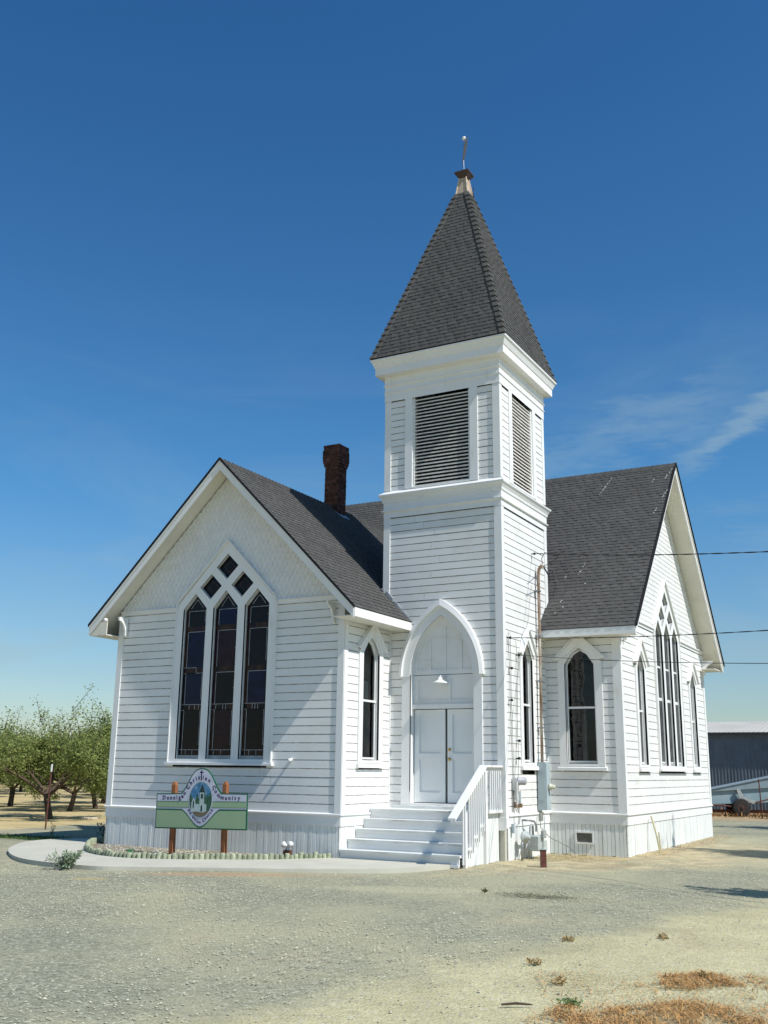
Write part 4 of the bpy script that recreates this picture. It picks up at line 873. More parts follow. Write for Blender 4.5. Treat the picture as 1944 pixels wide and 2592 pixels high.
def lowloop(off, ins):
    p = [(-HW+ins, zb_+ins), (HW-ins, zb_+ins), (HW-ins, .905-off)]
    p += [(x, max(lowz(x)-off*1.2, zb_+ins+.004)) for x in [.46-.92*k/40 for k in range(41)]]+[(-HW+ins, .905-off)]
    return p
m = MB(); add2d(m, PSg, [lowloop(0, .01)], .0035, .0045, 1); add2d(m, PSg, [lowloop(.026, .024)], .0048, .0062, 0); m.build('lower_field', [SGR, DKG], board)
# oval picture
def oval(rx, rz, n=40, cz=1.082): return [(rx*math.cos(2*math.pi*k/n)+.0, cz+rz*math.sin(2*math.pi*k/n)) for k in range(n)]
m = MB(); add2d(m, PSg, [oval(.295, .345)], .0065, .0075, 0); add2d(m, PSg, [oval(.276, .328)], .0078, .0085, 1); ovb = m.build('oval_border', [SWH, DKG], board)
def clip_oval(pts, rx=.268, rz=.32, cz=1.082):
    out = []
    for a, z in pts:
        r = math.hypot(a/rx, (z-cz)/rz)
        out.append((a/r, cz+(z-cz)/r) if r > 1 else (a, z))
    return out
SKYP = mat('sign_picture_sky', (.06, .20, .36), .5, noise=(9, .3), mottle=(7, .5, .65, (.35, .45, .52), .7)); TREP = mat('sign_picture_trees', (.035, .10, .06), .5, noise=(20, .5)); DRTP = mat('sign_picture_ground', (.18, .14, .09), .5, noise=(20, .2)); CHP = mat('sign_picture_church', (.42, .52, .50), .5, noise=(20, .15)); SPP = mat('sign_picture_spire', (.02, .05, .045), .5, noise=(9, .1))
m = MB(); add2d(m, PSg, [oval(.268, .32)], .0088, .0095, 0)
tr_ = [(-.27, .84)]+[(-.27+.54*k/24, 1.12+.05*math.sin(k*1.7)+(.06 if k > 15 else 0)+(.04*math.sin(k*.9))) for k in range(25)]+[(.27, .84)]
def dens(pts, n=6):
    o = []
    for (a, b) in zip(pts, pts[1:]+pts[:1]):
        for k in range(n): o.append((a[0]+(b[0]-a[0])*k/n, a[1]+(b[1]-a[1])*k/n))
    return o
add2d(m, PSg, [clip_oval(dens(tr_))], .0097, .0101, 1); add2d(m, PSg, [clip_oval(dens([(-.27, .75), (.27, .75), (.27, .86), (-.27, .86)], 10))], .0103, .0107, 2)
for lp, mi in (([(-.22, .855), (-.12, .855), (-.12, 1.03), (-.17, 1.13), (-.22, 1.03)], 3), ([(-.12, .855), (-.03, .855), (-.03, 1.0), (-.12, 1.0)], 3), ([(-.03, .845), (.10, .845), (.09, 1.07), (-.025, 1.07)], 3), ([(-.02, 1.07), (.085, 1.07), (.085, 1.22), (-.02, 1.22)], 3), ([(.10, .86), (.15, .86), (.15, .98), (.10, 1.02)], 3)):
    add2d(m, PSg, [lp], .0109, .0113, mi)
for lp in ([(-.04, 1.215), (.105, 1.215), (.035, 1.38)], [(-.185, .93), (-.155, .93), (-.155, 1.04), (-.17, 1.07), (-.185, 1.04)], [(.01, .86), (.05, .86), (.05, .95), (.03, .99), (.01, .95)], [(.005, 1.1), (.06, 1.1), (.06, 1.19), (.005, 1.19)]): add2d(m, PSg, [lp], .0115, .0119, 4)
m.build('picture', [SKYP, TREP, DRTP, CHP, SPP], ovb)
def lay_text(parts, size, name, off, bl, squeeze=1.0):
    """parts: (letters, arc start, arc end) laid evenly along the baseline polyline; the cross stands at its own spot"""
    import bisect
    cum = [0]
    for a, b in zip(bl, bl[1:]): cum.append(cum[-1]+math.hypot(b[0]-a[0], b[1]-a[1]))
    T_ = cum[-1]; m = MB()
    def at(sv):
        i = min(max(bisect.bisect(cum, sv)-1, 0), len(bl)-2); k = (sv-cum[i])/(cum[i+1]-cum[i]); a, b = bl[i], bl[i+1]
        return (a[0]+(b[0]-a[0])*k, a[1]+(b[1]-a[1])*k), math.atan2(b[1]-a[1], b[0]-a[0])
    for text, s0, s1 in parts:
        s0 = s0 if s0 >= 0 else T_+s0; s1 = s1 if s1 > 0 else T_+s1; s0 = T_/2+.032 if s0 == 77 else s0; s1 = T_/2-.032 if s1 == 77 else s1
        gl_ = []
        for chh in text:
            if chh == ' ': gl_.append((None, size*.30)); continue
            v, f = glyph(chh, size, off); x0, x1 = min(p[0] for p in v), max(p[0] for p in v); gl_.append(((v, f, (x0+x1)/2), (x1-x0)*squeeze))
        gap = ((s1-s0)-sum(w for _, w in gl_))/max(1, len(gl_)-1); s = s0; print(name, 'gap', round(gap, 4))
        for g_, w in gl_:
            if g_:
                v, f, xc = g_; (px, pz), _ = at(s+w/2); an = (at(s+w*.05)[1]+at(s+w*.95)[1])/2; ca, sa_ = math.cos(an), math.sin(an); b0 = len(m.v)
                for (x, z, _) in v:
                    x = (x-xc)*squeeze; m.v.append(tuple(PSg(px+x*ca-z*sa_, pz+x*sa_+z*ca, .0122)))
                m.f += [tuple(b0+k for k in q) for q in f]; m.m += [0]*len(f); m.t += [.5]*len(f)
            s += w+gap
    return m
# baseline for the top line: level, up round the oval, level
bl = [(-1.02, 1.078), (-.62, 1.078), (-.52, 1.086), (-.455, 1.105), (-.405, 1.14), (-.372, 1.19)]
bl += [(.335*math.cos(a)*1.0, 1.12+.345*math.sin(a)) for a in [math.pi*(.90-.80*k/24) for k in range(25)]]
bl += [(.372, 1.19), (.405, 1.14), (.455, 1.105), (.52, 1.086), (.62, 1.078), (1.02, 1.078)]
m = lay_text([('Dunnigan Chris', .07, 77), ('ian Community', 77, -.07)], .108, 'lettering', .0040, bl)
for q in ([(-.014, 1.44), (.014, 1.44), (.011, 1.635), (-.011, 1.635)], [(-.045, 1.582), (.045, 1.582), (.045, 1.604), (-.045, 1.604)]): m.face([PSg(x, z, .0124) for x, z in q])
m.build('lettering', NAVY, board)
bl2 = [(-.335, .93), (-.30, .86), (-.245, .785), (-.17, .71), (-.09, .665), (0, .652), (.09, .665), (.17, .71), (.245, .785), (.30, .86), (.335, .93), (.36, 1.0)]
bl2 = [(-.335+.67*k/20, lowz(-.335+.67*k/20)+.048+.035*((-.335+.67*k/20)/.335)**2) for k in range(21)]
lay_text([('At Union Church', .03, -.03)], .086, 'lettering_lower', .0026, bl2, .92).build('lettering', NAVY, board)
sg.rotation_euler = (0, -.018, 0)
for a in (-.72, .545):
    m = MB(); h = .045; m.box(a-h, a+h, .0235, .0235+.09, -.05, 1.36); m.hexa([(a-h, .0235, 1.36), (a+h, .0235, 1.36), (a+h, .1135, 1.36), (a-h, .1135, 1.36), (a-h*.45, .045, 1.42), (a+h*.45, .045, 1.42), (a+h*.45, .092, 1.42), (a-h*.45, .092, 1.42)]); m.build('post', POSTW, sg)
# ------------------------------------------------------------------ ground, path, bed
def ground_mat():
    m = bpy.data.materials.new('ground_gravel_and_dirt'); m.use_nodes = True; nt = m.node_tree; b = nt.nodes['Principled BSDF']; b.inputs['Roughness'].default_value = .95; b.inputs['Specular IOR Level'].default_value = .15
    n = nt.nodes.new; L = nt.links.new; g = n('ShaderNodeNewGeometry'); sp_ = n('ShaderNodeSeparateXYZ'); L(g.outputs['Position'], sp_.inputs[0])
    def noise(s, det=6, rough=.6, dist=0):
        a = n('ShaderNodeTexNoise'); a.inputs['Scale'].default_value = s; a.inputs['Detail'].default_value = det; a.inputs['Roughness'].default_value = rough; a.inputs['Distortion'].default_value = dist; L(g.outputs['Position'], a.inputs['Vector']); return a.outputs[0]
    def mth(op, a, b_=None, clamp=False):
        q = n('ShaderNodeMath'); q.operation = op; q.use_clamp = clamp
        for i, v in enumerate((a, b_)):
            if v is None: continue
            if isinstance(v, (int, float)): q.inputs[i].default_value = v
            else: L(v, q.inputs[i])
        return q.outputs[0]
    def mr(v, a, b_, c=0, d=1):
        q = n('ShaderNodeMapRange'); q.inputs[1].default_value = a; q.inputs[2].default_value = b_; q.inputs[3].default_value = c; q.inputs[4].default_value = d; L(v, q.inputs[0]); return q.outputs[0]
    def mix(f, c1, c2, bt_='MIX'):
        q = n('ShaderNodeMixRGB'); q.blend_type = bt_
        if isinstance(f, (int, float)): q.inputs[0].default_value = f
        else: L(f, q.inputs[0])
        for i, v in ((1, c1), (2, c2)):
            if isinstance(v, tuple): q.inputs[i].default_value = (*v, 1)
            else: L(v, q.inputs[i])
        return q.outputs[0]
    X, Y = sp_.outputs[0], sp_.outputs[1]
    vo = n('ShaderNodeTexVoronoi'); vo.inputs['Scale'].default_value = 34; L(g.outputs['Position'], vo.inputs['Vector'])
    vc = n('ShaderNodeSeparateColor'); L(vo.outputs['Color'], vc.inputs[0])
    vo2 = n('ShaderNodeTexVoronoi'); vo2.inputs['Scale'].default_value = 60; L(g.outputs['Position'], vo2.inputs['Vector']); vc2 = n('ShaderNodeSeparateColor'); L(vo2.outputs['Color'], vc2.inputs[0])
    grav = mix(mr(vc.outputs[0], 0, 1), (.19, .19, .135), (.34, .34, .24)); grav = mix(mth('MULTIPLY', mr(vc.outputs[1], .86, .96), .6), grav, (.58, .57, .44)); grav = mix(mth('MULTIPLY', mr(vc2.outputs[1], .80, .95), .65), grav, (.12, .115, .085))
    grav = mix(mth('MULTIPLY', mr(noise(.33, 6), .42, .60), .85), grav, (.38, .36, .235))
    dirt = mix(mr(noise(1.1, 8), .35, .65), (.52, .48, .285), (.42, .385, .225)); dirt = mix(mth('MULTIPLY', mr(noise(9, 5), .58, .68), .5), dirt, (.30, .265, .18)); dirt = mix(mth('MULTIPLY', mr(vc.outputs[1], .9, .97), .5), dirt, (.56, .54, .46))
    # signed distance to the dirt patch (near right): d = across the line from (8.1,-2.2) to (6,-11)
    w = mth('MULTIPLY', mth('SUBTRACT', noise(.45, 6, .6), .5), 3.2); w2 = mth('MULTIPLY', mth('SUBTRACT', noise(4, 4), .5), .9)
    dd = mth('ADD', mth('SUBTRACT', X, mth('ADD', mth('MULTIPLY', Y, .235), 8.35)), mth('ADD', w, w2)); df = mr(dd, -.45, .35)
    col = mix(df, grav, dirt)
    # dirt strip around the building
    bd = mth('MAXIMUM', mth('MULTIPLY', mr(X, 8.2, 5.8), mr(X, 2.3, 2.7)), 0); bd = mth('MULTIPLY', bd, mr(mth('SUBTRACT', Y, mth('ADD', mth('MULTIPLY', w, .35), mth('MULTIPLY', mth('SUBTRACT', X, 4.2), 1.2))), -.2, 1.1)); bd = mth('MULTIPLY', bd, mr(Y, 12, 8)); bd = mth('MULTIPLY', bd, mr(noise(.8, 6), .33, .50))
    col = mix(mth('MULTIPLY', bd, .9), col, mix(mr(noise(2.4, 8), .4, .6), (.53, .45, .27), (.36, .30, .19)))
    # orchard floor and the dry field beyond (left of the drive)
    of = mr(mth('ADD', mth('ADD', mth('SUBTRACT', mth('MULTIPLY', X, -1), 11.6), mth('MULTIPLY', Y, -.12)), mth('MULTIPLY', w, .4)), -.3, .5)
    orch = mix(mr(noise(.8, 8), .35, .65), (.56, .45, .24), (.46, .36, .18)); orch = mix(mr(noise(6, 5), .55, .7), orch, (.38, .32, .17))
    col = mix(of, col, orch)
    fr = mr(mth('ADD', Y, w), 22, 25); fr = mth('MULTIPLY', fr, mr(X, -8, -2)); col = mix(fr, col, mix(mr(noise(1.5, 6), .4, .6), (.42, .33, .2), (.34, .24, .13)))
    def patch(cx_, cy_, sx_, sy_, rot):
        ca, sa_ = math.cos(rot), math.sin(rot); dx = mth('SUBTRACT', X, cx_); dy = mth('SUBTRACT', Y, cy_)
        u = mth('DIVIDE', mth('ADD', mth('MULTIPLY', dx, ca), mth('MULTIPLY', dy, sa_)), sx_); v = mth('DIVIDE', mth('SUBTRACT', mth('MULTIPLY', dy, ca), mth('MULTIPLY', dx, sa_)), sy_)
        q = mth('ADD', mth('ADD', mth('MULTIPLY', u, u), mth('MULTIPLY', v, v)), mth('MULTIPLY', w2, 1.6)); return mr(q, 1.1, .35)
    for (cx_, cy_, sx_, sy_, rot, c_, st) in ((-.2, -3.35, 1.5, .38, .50, (.40, .27, .16), .7), (.9, -2.6, 1.0, .3, .6, (.38, .29, .18), .5), (-1.5, -5.0, .35, .16, .6, (.50, .38, .15), .55),
                                                  (3.3, -3.4, 1.5, .5, .4, (.45, .42, .28), .6), (5.2, -3.1, .55, .2, .5, (.17, .17, .11), .7), (6.6, -7.4, .9, .3, .9, (.33, .31, .20), .5), (5.6, -9.3, .9, .22, 1.0, (.34, .32, .21), .4), (7.4, -5.2, .6, .25, .7, (.34, .30, .19), .5), (4.6, 2.2, 1.2, .35, 1.3, (.30, .24, .14), .55)):
        col = mix(mth('MULTIPLY', patch(cx_, cy_, sx_, sy_, rot), st), col, c_)
    # earthy scuffs on the gravel
    col = mix(mth('MULTIPLY', mr(noise(.7, 7, .65, .6), .60, .74), .45), col, (.47, .38, .25)); col = mix(mth('MULTIPLY', mr(noise(1.6, 8, .7), .62, .72), .4), col, (.25, .235, .18))
    col = mix(1.0, col, mr(noise(14, 5), .3, .7, .86, 1.14), 'MULTIPLY')
    L(col, b.inputs['Base Color'])
    hgt = mth('ADD', mth('MULTIPLY', vo.outputs['Distance'], -.5), mth('ADD', mth('MULTIPLY', noise(60, 4), .45), mth('MULTIPLY', noise(3, 5), 1.4)))
    bp = n('ShaderNodeBump'); bp.inputs['Strength'].default_value = .8; bp.inputs['Distance'].default_value = .02; L(hgt, bp.inputs['Height']); L(bp.outputs[0], b.inputs['Normal']); return m
GROUND = ground_mat()
def gh(x, y):
    """ground height: flat by the church, gentle undulation"""
    return .018*math.sin(x*.9+.4*y)*math.sin(y*.7-.3*x)-.012
me_v, me_f = [], []
def axis(c, near, far, st):
    a = list(np.arange(c-near, c+near+.01, st)); o = near
    ex = []; s = st
    while o < far: s *= 1.35; o += s; ex.append(min(o, far))
    return [c-v for v in ex[::-1]]+a+[c+v for v in ex]
gx, gy = axis(2, 14, 2500, .35), axis(0, 14, 2500, .35)
for y in gy:
    for x in gx:
        inn = max(0, 1-max(abs(x-2), abs(y))/16); me_v.append((x, y, gh(x, y)*min(1, inn*3) if inn > 0 else 0-.0))
nx = len(gx)
for j in range(len(gy)-1):
    for i in range(nx-1): a = j*nx+i; me_f.append((a, a+1, a+1+nx, a+nx))
me = bpy.data.meshes.new('ground'); me.from_pydata(me_v, [], me_f); me.materials.append(GROUND); me.polygons.foreach_set('use_smooth', [True]*len(me_f)); gr = bpy.data.objects.new('ground', me); C.objects.link(gr); tag(gr, None, None, None, 'structure')
def smooth_pts(p, n=6):
    o = []
    for i in range(len(p)-1):
        p0, p1, p2, p3 = [Vector(p[max(0, min(len(p)-1, i+k))]) for k in (-1, 0, 1, 2)]
        for k in range(n): t_ = k/n; o.append(tuple(.5*((2*p1)+(-p0+p2)*t_+(2*p0-5*p1+4*p2-p3)*t_*t_+(-p0+3*p1-3*p2+p3)*t_**3)))
    o.append(tuple(p[-1])); return o
outer_p = smooth_pts([(2.36, -.02), (2.18, -.45), (2.0, -1.0), (1.45, -1.66), (.5, -2.35), (-.85, -3.08), (-1.9, -3.66), (-2.55, -3.93), (-3.75, -3.85), (-4.85, -3.45), (-6.15, -2.5), (-7.1, -1.5), (-7.75, -.55), (-7.9, .3), (-7.75, .9)])
inner_p = smooth_pts([(-6.55, .9), (-6.35, .1), (-6.0, -.50), (-4.86, -1.70), (-4.15, -2.17), (-3.5, -2.38), (-2.9, -2.35), (-2.2, -2.06), (-1.65, -1.68), (-1.15, -1.33), (-.7, -.95), (-.42, -.50), (-.15, -.12), (.02, -.04)])
m = MB(); loop = [(x, y) for x, y in outer_p]+[(x, y) for x, y in inner_p]
add2d(m, lambda a, b, d=0: Vector((a, b, d)), [loop], -.06, .05); pth = m.build('path', CONC); tag(pth, None, None, None, 'structure')
m = MB(); loop = [(x, y) for x, y in inner_p]+[(-.1, .3), (-6.2, .3)]
v, f = poly2d([loop]); m.v = [(a, b, .035+.0*rnd.random()) for a, b, _ in v]; m.f = f; m.m = [0]*len(f); m.t = [.5]*len(f); bed = m.build('soil_bed', SOIL); tag(bed, None, None, None, 'structure')
# log edging: every short log a thing of its own
cum = [0]
ip = inner_p
for a, b in zip(ip, ip[1:]): cum.append(cum[-1]+math.hypot(b[0]-a[0], b[1]-a[1]))
lm = []
for k in range(6):
    m = MB(); m.tube([(0, 0, -.06), (0, 0, .05+.01*k % .03), (0.004, 0, .075+.006*(k % 3)), (0.004, 0, .082+.006*(k % 3))], [.046, .047, .044, .034], 10, t=rnd.random()); o = m.build('edging_log', LOGM, None, False); lm.append(o.data); C.objects.unlink(o); bpy.data.objects.remove(o)
s = .45; k = 0
while s < cum[-1]-.15:
    i = max(j for j in range(len(cum)) if cum[j] <= s); i = min(i, len(ip)-2); t_ = (s-cum[i])/(cum[i+1]-cum[i]); x = ip[i][0]+(ip[i+1][0]-ip[i][0])*t_; y = ip[i][1]+(ip[i+1][1]-ip[i][1])*t_
    o = bpy.data.objects.new('edging_log', lm[k % 6]); C.objects.link(o); o.location = (x+rnd.uniform(-.008, .008), y+.05+rnd.uniform(-.008, .008), .045); o.rotation_euler = (rnd.uniform(-.06, .06), rnd.uniform(-.06, .06), rnd.uniform(0, 6)); o.scale = (1, 1, rnd.uniform(.9, 1.35))
    tag(o, 'short round greenish log of the low edging between flower bed and concrete path', 'edging log', 'logs edging the flower bed'); s += rnd.uniform(.094, .104); k += 1
# ------------------------------------------------------------------ small rocks, chips and straw
def rocks(name, n, area, smin, smax, mt, label, cat, seed, z=0, dens_=None):
    r = random.Random(seed); m = MB(); i = 0; tries = 0
    while i < n and tries < n*40:
        tries += 1; x, y = area(r)
        if dens_ and r.random() > dens_(x, y): continue
        s = r.uniform(smin, smax)*(1 if r.random() < .93 else 1.6); a = r.uniform(0, 6.28); ca, sa_ = math.cos(a), math.sin(a); b = len(m.v); sy = r.uniform(.6, .95); h = s*r.uniform(.4, .8)
        for (px, py, pz) in ((1, 0, .2), (.3, .9, .25), (-.8, .6, .2), (-.8, -.5, .25), (.2, -.9, .2), (.35, .2, 1), (-.35, -.1, .95)):
            px *= r.uniform(.8, 1.15)*s; py *= r.uniform(.8, 1.15)*s*sy; m.v.append((x+px*ca-py*sa_, y+px*sa_+py*ca, z+gh(x, y)*0+pz*h-.012+.006))
        for q in ((0, 1, 5), (1, 2, 6, 5), (2, 3, 6), (3, 4, 6), (4, 0, 5, 6)): m.f.append(tuple(b+k for k in q)); m.m.append(0); m.t.append(r.random())
        for k in range(5): pass
        i += 1
    o = m.build(name, mt); tag(o, label, cat, None, 'stuff'); return o
STONE = mat('gravel_stone', (.38, .37, .27), .9, .2, tone=.32, noise=(30, .2))
def area_near(r):
    u = r.random()**.7; d = 5.5+u*17; an = yaw+r.uniform(-.44, .42); return 10.527-math.sin(an)*d, -17.403+math.cos(an)*d
def not_built(x, y):
    if y > -0.1 and x < 2.7: return 0
    if y > 1.7 and x < 4.5: return 0
    if x < 2.3 and y > -4.1+.0 and -8.2 < x:                                   # path
        best = -9
        for (px, py) in outer_p:
            if abs(px-x) < .45: best = max(best, -9 if y < py-.1 else 1)
        if best > 0: return 0
    e_ = (x-(8.35+.235*y)); return .30 if e_ > 0 else 1
rocks('gravel', 17000, area_near, .006, .0165, STONE, 'loose grey gravel scattered over the forecourt', 'gravel', 3, 0, not_built)
rocks('bed_gravel', 900, lambda r: (r.uniform(-6, -.3), r.uniform(-2.2, -.05)), .012, .03, mat('bed_stone', (.36, .35, .29), .9, tone=.5, noise=(20, .2)), 'pale pebbles scattered on the soil of the sign bed', 'pebbles', 5, .038, lambda x, y: 1 if y > -2.05*math.sin(math.pi*min(1, max(0, (x+6.2)/6.1))) else 0)
def blades(name, n, area, hmin, hmax, w, mt, seed, flat=0.0, label='', cat='grass', kind='stuff', z=0.0):
    r = random.Random(seed); m = MB()
    for i in range(n):
        x, y = area(r); a = r.uniform(0, 6.28); h = r.uniform(hmin, hmax); lean = r.uniform(.1, .7)+flat; ca, sa_ = math.cos(a), math.sin(a); up_ = max(.06, 1-flat)*h
        p0 = Vector((x, y, z+r.uniform(0, .02))); p2 = p0+Vector((ca*h*lean, sa_*h*lean, up_*r.uniform(.3, 1))); p1 = (p0+p2)/2+Vector((0, 0, up_*.18)); s_ = Vector((-sa_, ca, 0))*w
        t_ = r.random(); m.face([p0-s_, p0+s_, p1+s_*.8, p1-s_*.8], 0, t_); m.face([p1-s_*.8, p1+s_*.8, p2], 0, t_)
    o = m.build(name, mt); tag(o, label, cat, None, kind); return o
STRAW = mat('dry_straw', (.44, .25, .095), .85, .1, tone=.75, noise=(20, .1)); GRASS = mat('short_green_grass', (.07, .13, .035), .8, .1, tone=.4); DRYG = mat('dry_weed', (.36, .24, .10), .85, .1, tone=.4)
def straw_area(r):
    while True:
        u, d = r.uniform(.7, 4.2), r.uniform(7.0, 9.6); x = 10.527+u*.875-d*.485; y = -17.403+u*.485+d*.875
        e_ = math.sin(x*5.3+1)+math.sin(y*6.1+x*3)+math.sin(x*13+y*9)*.9+math.sin(x*29-y*17)*.5
        a_ = 8.9+.08*math.sin(u*7); band2 = (u > 2.25+.2*math.sin(d*9)) and a_ < d < 9.42+.1*math.sin(u*5)+.04*(u-2.4)
        band1 = d < 8.30+.1*math.sin(u*6) and u > 1.0+.9*max(0, d-7.75)
        p = 1 if (band1 or band2) else (.10 if (u > 1.3 and d < 9.5) else 0)
        if r.random() < p*(1 if e_ > -.5 else .25): return x, y
blades('straw', 22000, straw_area, .02, .095, .0026, STRAW, 11, flat=.6, label='golden dry straw strewn over the dirt at the near right corner', cat='straw')
def strip_area(r):
    x = r.uniform(-11.0, -7.4); return x, r.gauss(.55+.1*math.sin(x*2), .28)
blades('grass', 4200, strip_area, .03, .10, .004, GRASS, 12, flat=.15, label='thin green grass growing along the far edge of the concrete path', cat='grass')
def strip2(r): y = r.uniform(2.0, Q-.1); return r.gauss(TR+.75, .35), y
blades('dry_litter', 1100, lambda r: (r.gauss(TR+.75, .3), r.uniform(2.6, 4.4)) if r.random() < .5 else (r.uniform(2.8, 4.6), r.gauss(3.7, .35)), .03, .09, .006, mat('dry_leaves', (.48, .36, .16), .85, .1, tone=.45), 13, flat=.8, label='dry leaves and straw blown against the foot of the tower', cat='leaf litter')
blades('dry_litter', 900, lambda r: (r.gauss(RX+.35, .2), r.uniform(Q, Q+WB)), .03, .10, .005, STRAW, 14, flat=.7, label='dry grass litter along the foot of the east gable wall', cat='leaf litter')
blades('dry_field_grass', 2600, lambda r: (r.uniform(-4, 12), r.uniform(26, 31.5)), .06, .34, .016, mat('dry_brown_grass', (.40, .22, .09), .85, .1, tone=.5), 15, flat=.1, label='rust brown dry grass in front of the metal shed', cat='grass')
# shrubby plants
def tuft(name, loc, n, h, spread, leaf, mt, label, cat, seed, stems=True):
    r = random.Random(seed); root = thing(name, label, cat, loc); m = MB(); l = MB()
    for i in range(n):
        a = r.uniform(0, 6.28); tilt = r.uniform(.1, 1.0)*spread; hh = h*r.uniform(.55, 1); p0 = Vector((r.gauss(0, .03), r.gauss(0, .03), -.01)); p3 = p0+Vector((math.cos(a)*tilt, math.sin(a)*tilt, hh)); mid = (p0+p3)/2+Vector((math.cos(a)*tilt*.15, math.sin(a)*tilt*.15, -.02*h))
        m.tube([p0, mid, p3], [.004, .003, .0015], 4)
        for k in range(12):
            t_ = r.uniform(.15, 1); p = p0.lerp(p3, t_)+Vector((r.gauss(0, .008), r.gauss(0, .008), r.gauss(0, .005))); d = Vector((r.gauss(0, 1), r.gauss(0, 1), r.gauss(.7, .6))).normalized(); s_ = d.orthogonal().normalized()
            s_.rotate(Matrix.Rotation(r.uniform(0, 6.28), 3, d)); L_ = leaf*r.uniform(.7, 1.3); tn = r.random(); l.face([p, p+d*L_*.5+s_*L_*.16, p+d*L_, p+d*L_*.5-s_*L_*.16], 0, tn)
    m.build('stems', mat(name+'_stem', (.16, .18, .10), .8), root); l.build('foliage', mt, root); return root
SAGE = mat('grey_green_leaf', (.22, .28, .18), .8, .2, tone=.35, noise=(8, .1))
tuft('low_bush', (-2.95, -4.12, 0), 46, .30, .36, .075, SAGE, 'low grey green bush at the gravel edge of the curved concrete path', 'bush', 21)
tuft('dark_shrub', (-6.6, .95, 0), 70, .42, .5, .09, mat('deep_green_leaf', (.04, .055, .03), .8, tone=.3), 'low dark shrub in the shade by the left corner of the church', 'shrub', 29)
tuft('tall_weed', (-8.4, .75, 0), 3, .62, .12, .07, mat('weed_leaf', (.10, .13, .05), .8, tone=.3), 'thin tall weed standing alone beyond the concrete path', 'weed', 22)
tuft('small_weed', (7.80, -9.48, 0), 14, .06, .05, .03, mat('weed_leaf_green', (.10, .19, .05), .8, tone=.3), 'small bright green weed next to the straw', 'weed', 23)
DW = [((8.42, -7.85), 'rust brown dried weed on the dirt just above the straw at the right', .07), ((6.95, -8.05), 'dried weed on the bare dirt left of the straw', .045), ((7.45, -8.75), 'brown dried weed between the bare dirt and the straw edge', .055), ((6.8, -6.6), 'olive dried weed in the middle of the bare dirt', .04), ((7.6, -5.9), 'faint dried weed on the dirt nearer the gravel', .04)]
for k_, ((x_, y_), lab_, h_) in enumerate(DW): tuft('dry_weed', (x_, y_, 0), 9, h_, .06, .03, DRYG, lab_, 'weed', 60+k_)
m = MB(); m.tube([(-.11, -.02, .012), (0, .01, .016), (.12, .0, .012)], [.008, .011, .006], 6); o = m.build('stick', BARK); o.location = (7.45, -9.72, 0); o.rotation_euler = (0, 0, .45); tag(o, 'short dark stick lying on the dirt left of the green weed', 'stick')
tuft('dry_weed', (4.35, -3.1, 0), 9, .05, .09, .03, mat('olive_weed', (.16, .16, .08), .8, tone=.3), 'small olive weed on the gravel in front of the east wing', 'weed', 25)
tuft('bed_seedling', (-3.72, -1.7, .04), 6, .12, .06, .05, mat('seedling_green', (.05, .22, .10), .7, tone=.3), 'tiny fresh green seedling in the sign bed', 'seedling', 26)
rr = random.Random(4)
blades('low_ground_weeds', 900, lambda r: (r.gauss(5.15, .34), r.gauss(-3.15, .16)), .01, .035, .006, mat('dark_creeping_weed', (.13, .14, .08), .9, tone=.3), 27, flat=.6, label='flat dark creeping weed patch on the gravel', cat='weed')
# spot light on a wooden block in the bed
sl_ = thing('garden_spotlight', 'white double garden spotlight on a rusty block at the right end of the sign bed', 'spotlight', (-.98, -.30, .04))
m = MB(); m.box(-.07, .07, -.05, .05, -.03, .12); m.build('block', RUSTDK, sl_)
m = MB()
for a, d in ((-.02, Vector((-.9, -.3, .35))), (.02, Vector((.8, -.2, .35)))):
    m.lathe((a, 0, .20), [(-.02, .02), (0, .035), (.05, .05), (.09, .062), (.095, .055), (.08, .04), (.079, .001)], 12, d)
m.tube([(-.05, 0, .121), (0, 0, .17), (.05, 0, .121)], .018, 6); m.tube([(-.07, 0, .17), (-.02, -.02, .27), (.05, -.02, .28), (.09, 0, .22)], .01, 5); m.build('lamp_head', TRIM, sl_, True)
